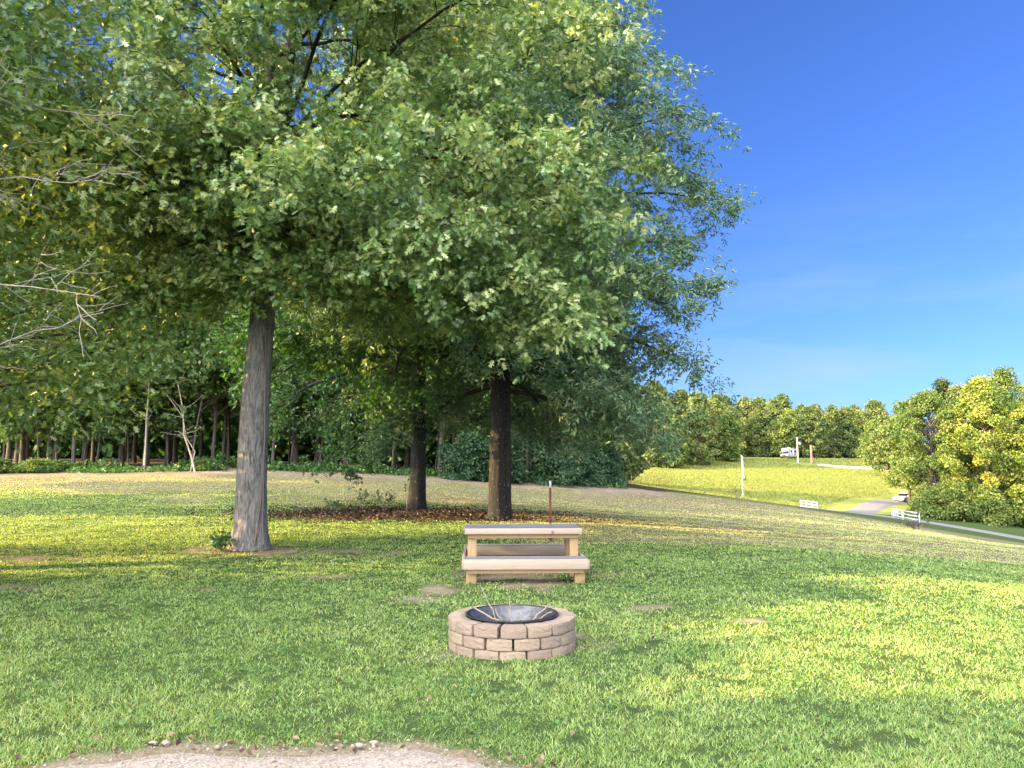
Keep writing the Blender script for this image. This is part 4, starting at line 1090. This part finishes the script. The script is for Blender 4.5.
def wire(a, b_, sag, label):
    f = np.linspace(0, 1, 16)[:, None]; p = a * (1 - f) + b_ * f; p[:, 2] -= sag * 4 * f[:, 0] * (1 - f[:, 0])
    m = MB(); m.tube(p - p[0], 0.035, 5); o = m.build('power_line', wm); o.location = p[0]; tag(o, label, 'power line')
wire(pA - (0, 0, .2), pB - (0, 0, .3), 1.2, 'sagging wire from the meter pole up to the lamp pole')
pr = at(905, 449, 210)
wire(pB - (0, 0, .6), pr, 0.6, 'upper wire running right from the lamp pole into the trees')
wire(pB - (0, 0, 1.6), at(905, 455, 212), 0.6, 'lower wire running right from the lamp pole into the trees')

# ------------------------------------------------------------------ motorhome and car
q = at(789, 460.5, 222); zc = h1(q[0], q[1])
RV = tag(empty('motorhome', (q[0], q[1], zc), R_(229)), 'white motorhome parked at the top of the field', 'motorhome')
wh = simple('camper_white', (0.36, 0.36, 0.37), 0.35, var=0.04, bs=0.0)
dkg = simple('dark_glass', (0.02, 0.022, 0.03), 0.1, bs=0.0); blk = simple('tyre_black', (0.02, 0.02, 0.02), 0.8)
def mbx(name, c, s, mat, par, bev=0.05, **k):
    m = MB(); m.box(c, s, **k); return m.build(name, mat, par, bevel=bev)
mbx('body', (-0.9, 0, 1.75), (5.0, 2.3, 2.4), wh, RV, 0.12)
mbx('cab_overhang', (2.05, 0, 2.45), (1.2, 2.2, 0.95), wh, RV, 0.15)
m = MB(); pr_ = np.array([(1.6, .55), (3.6, .55), (3.6, 1.15), (2.75, 1.28), (2.2, 1.97), (1.6, 1.97)])
v = np.r_[np.c_[pr_[:, 0], np.full(6, -1.0), pr_[:, 1]], np.c_[pr_[:, 0], np.full(6, 1.0), pr_[:, 1]]]
m.add(v[:, [0, 1, 2]], [[0, 1, 7, 6], [1, 2, 8, 7], [2, 3, 9, 8], [3, 4, 10, 9], [4, 5, 11, 10], [5, 0, 6, 11]]); m.f.append(np.array([[5, 4, 3, 2, 1, 0]])); m.f.append(np.array([[6, 7, 8, 9, 10, 11]])); m.nf += 2
m.build('cab', wh, RV, bevel=0.05)
mbx('windshield', (2.50, 0, 1.63), (0.05, 1.8, 0.78), dkg, RV, 0.01, ry=-R_(38.6))
mbx('bumper', (3.66, 0, 0.6), (0.14, 2.0, 0.26), blk, RV, 0.03)
mbx('grille', (3.615, 0, 0.9), (0.04, 1.2, 0.26), blk, RV, 0.01)
for sy in (-1, 1): mbx('headlight', (3.62, sy * 0.78, 0.95), (0.05, 0.28, 0.2), M['white_paint'], RV, 0.01)
for (x_, w_) in ((0.9, 0.9), (-1.9, 1.1)):
    mbx('window', (x_, 1.16, 2.1), (w_, 0.04, 0.6), dkg, RV, 0.01); mbx('window', (x_, -1.16, 2.1), (w_, 0.04, 0.6), dkg, RV, 0.01)
d_ = mbx('door', (-0.45, 1.165, 1.65), (0.7, 0.035, 1.8), simple('door_grey', (0.6, 0.6, 0.6), 0.4, bs=0), RV, 0.02); mbx('handle', (-0.2, 1.20, 1.6), (0.05, 0.04, 0.16), blk, d_, 0.01)
mbx('stripe', (-1.0, 1.155, 1.25), (4.6, 0.02, 0.16), simple('stripe_grey', (0.3, 0.28, 0.27), 0.5, bs=0), RV, 0)
mbx('roof_unit', (-0.6, 0, 3.06), (0.9, 0.8, 0.26), wh, RV, 0.06)
def wheel(par, x_, y_, r_):
    a_ = math.copysign(1, y_)
    m = MB(); m.tube(np.array([(x_, y_ - 0.12, r_), (x_, y_ + 0.12, r_)]), r_, 18); w_ = m.build('wheel', blk, par)
    m = MB(); m.tube(np.array([(x_, y_ + a_ * .10, r_), (x_, y_ + a_ * 0.135, r_)]), r_ * .55, 14); m.build('rim', simple('rim_steel', (0.5, 0.5, 0.5), 0.4, 0.6, bs=0), w_)
for x_ in (2.9, -2.0):
    for sy in (-1, 1): wheel(RV, x_, sy * 0.98, 0.38)

q = at(905, 502.2, 130); zc = h1(q[0], q[1]) + 0.12
CR = tag(empty('parked_car', (q[0], q[1], zc), R_(215)), 'white car on the driveway half hidden by the pale tree', 'car')
carw = simple('car_white', (0.8, 0.8, 0.8), 0.25, var=0.02, bs=0.0)
def prism(name, prof_, y0, y1, mat, par, bev=0.04):
    p_ = np.array(prof_); k = len(p_); m = MB()
    v = np.r_[np.c_[p_[:, 0], np.full(k, y0), p_[:, 1]], np.c_[p_[:, 0], np.full(k, y1), p_[:, 1]]]
    m.add(v, [[i, (i + 1) % k, (i + 1) % k + k, i + k] for i in range(k)]); m.f.append(np.arange(k)[::-1][None]); m.f.append(np.arange(k)[None] + k); m.nf += 2
    return m.build(name, mat, par, bevel=bev)
prism('body', [(-2.1, .3), (2.15, .3), (2.2, .65), (1.95, .86), (0.95, .96), (-2.0, .98), (-2.15, .7)], -0.88, 0.88, carw, CR, 0.08)
prism('cabin', [(-1.75, .96), (0.98, .94), (0.25, 1.42), (-1.15, 1.45)], -0.74, 0.74, dkg, CR, 0.05)
prism('roof', [(-1.2, 1.42), (0.3, 1.40), (0.15, 1.49), (-1.05, 1.51)], -0.73, 0.73, carw, CR, 0.03)
for sy in (-1, 1):
    mbx('headlight', (2.12, sy * 0.62, 0.68), (0.12, 0.32, 0.14), dkg, CR, 0.02); mbx('mirror', (0.65, sy * 0.93, 1.0), (0.14, 0.16, 0.12), carw, CR, 0.03)
    for x_ in (1.35, -1.35): wheel(CR, x_, sy * 0.80, 0.33)
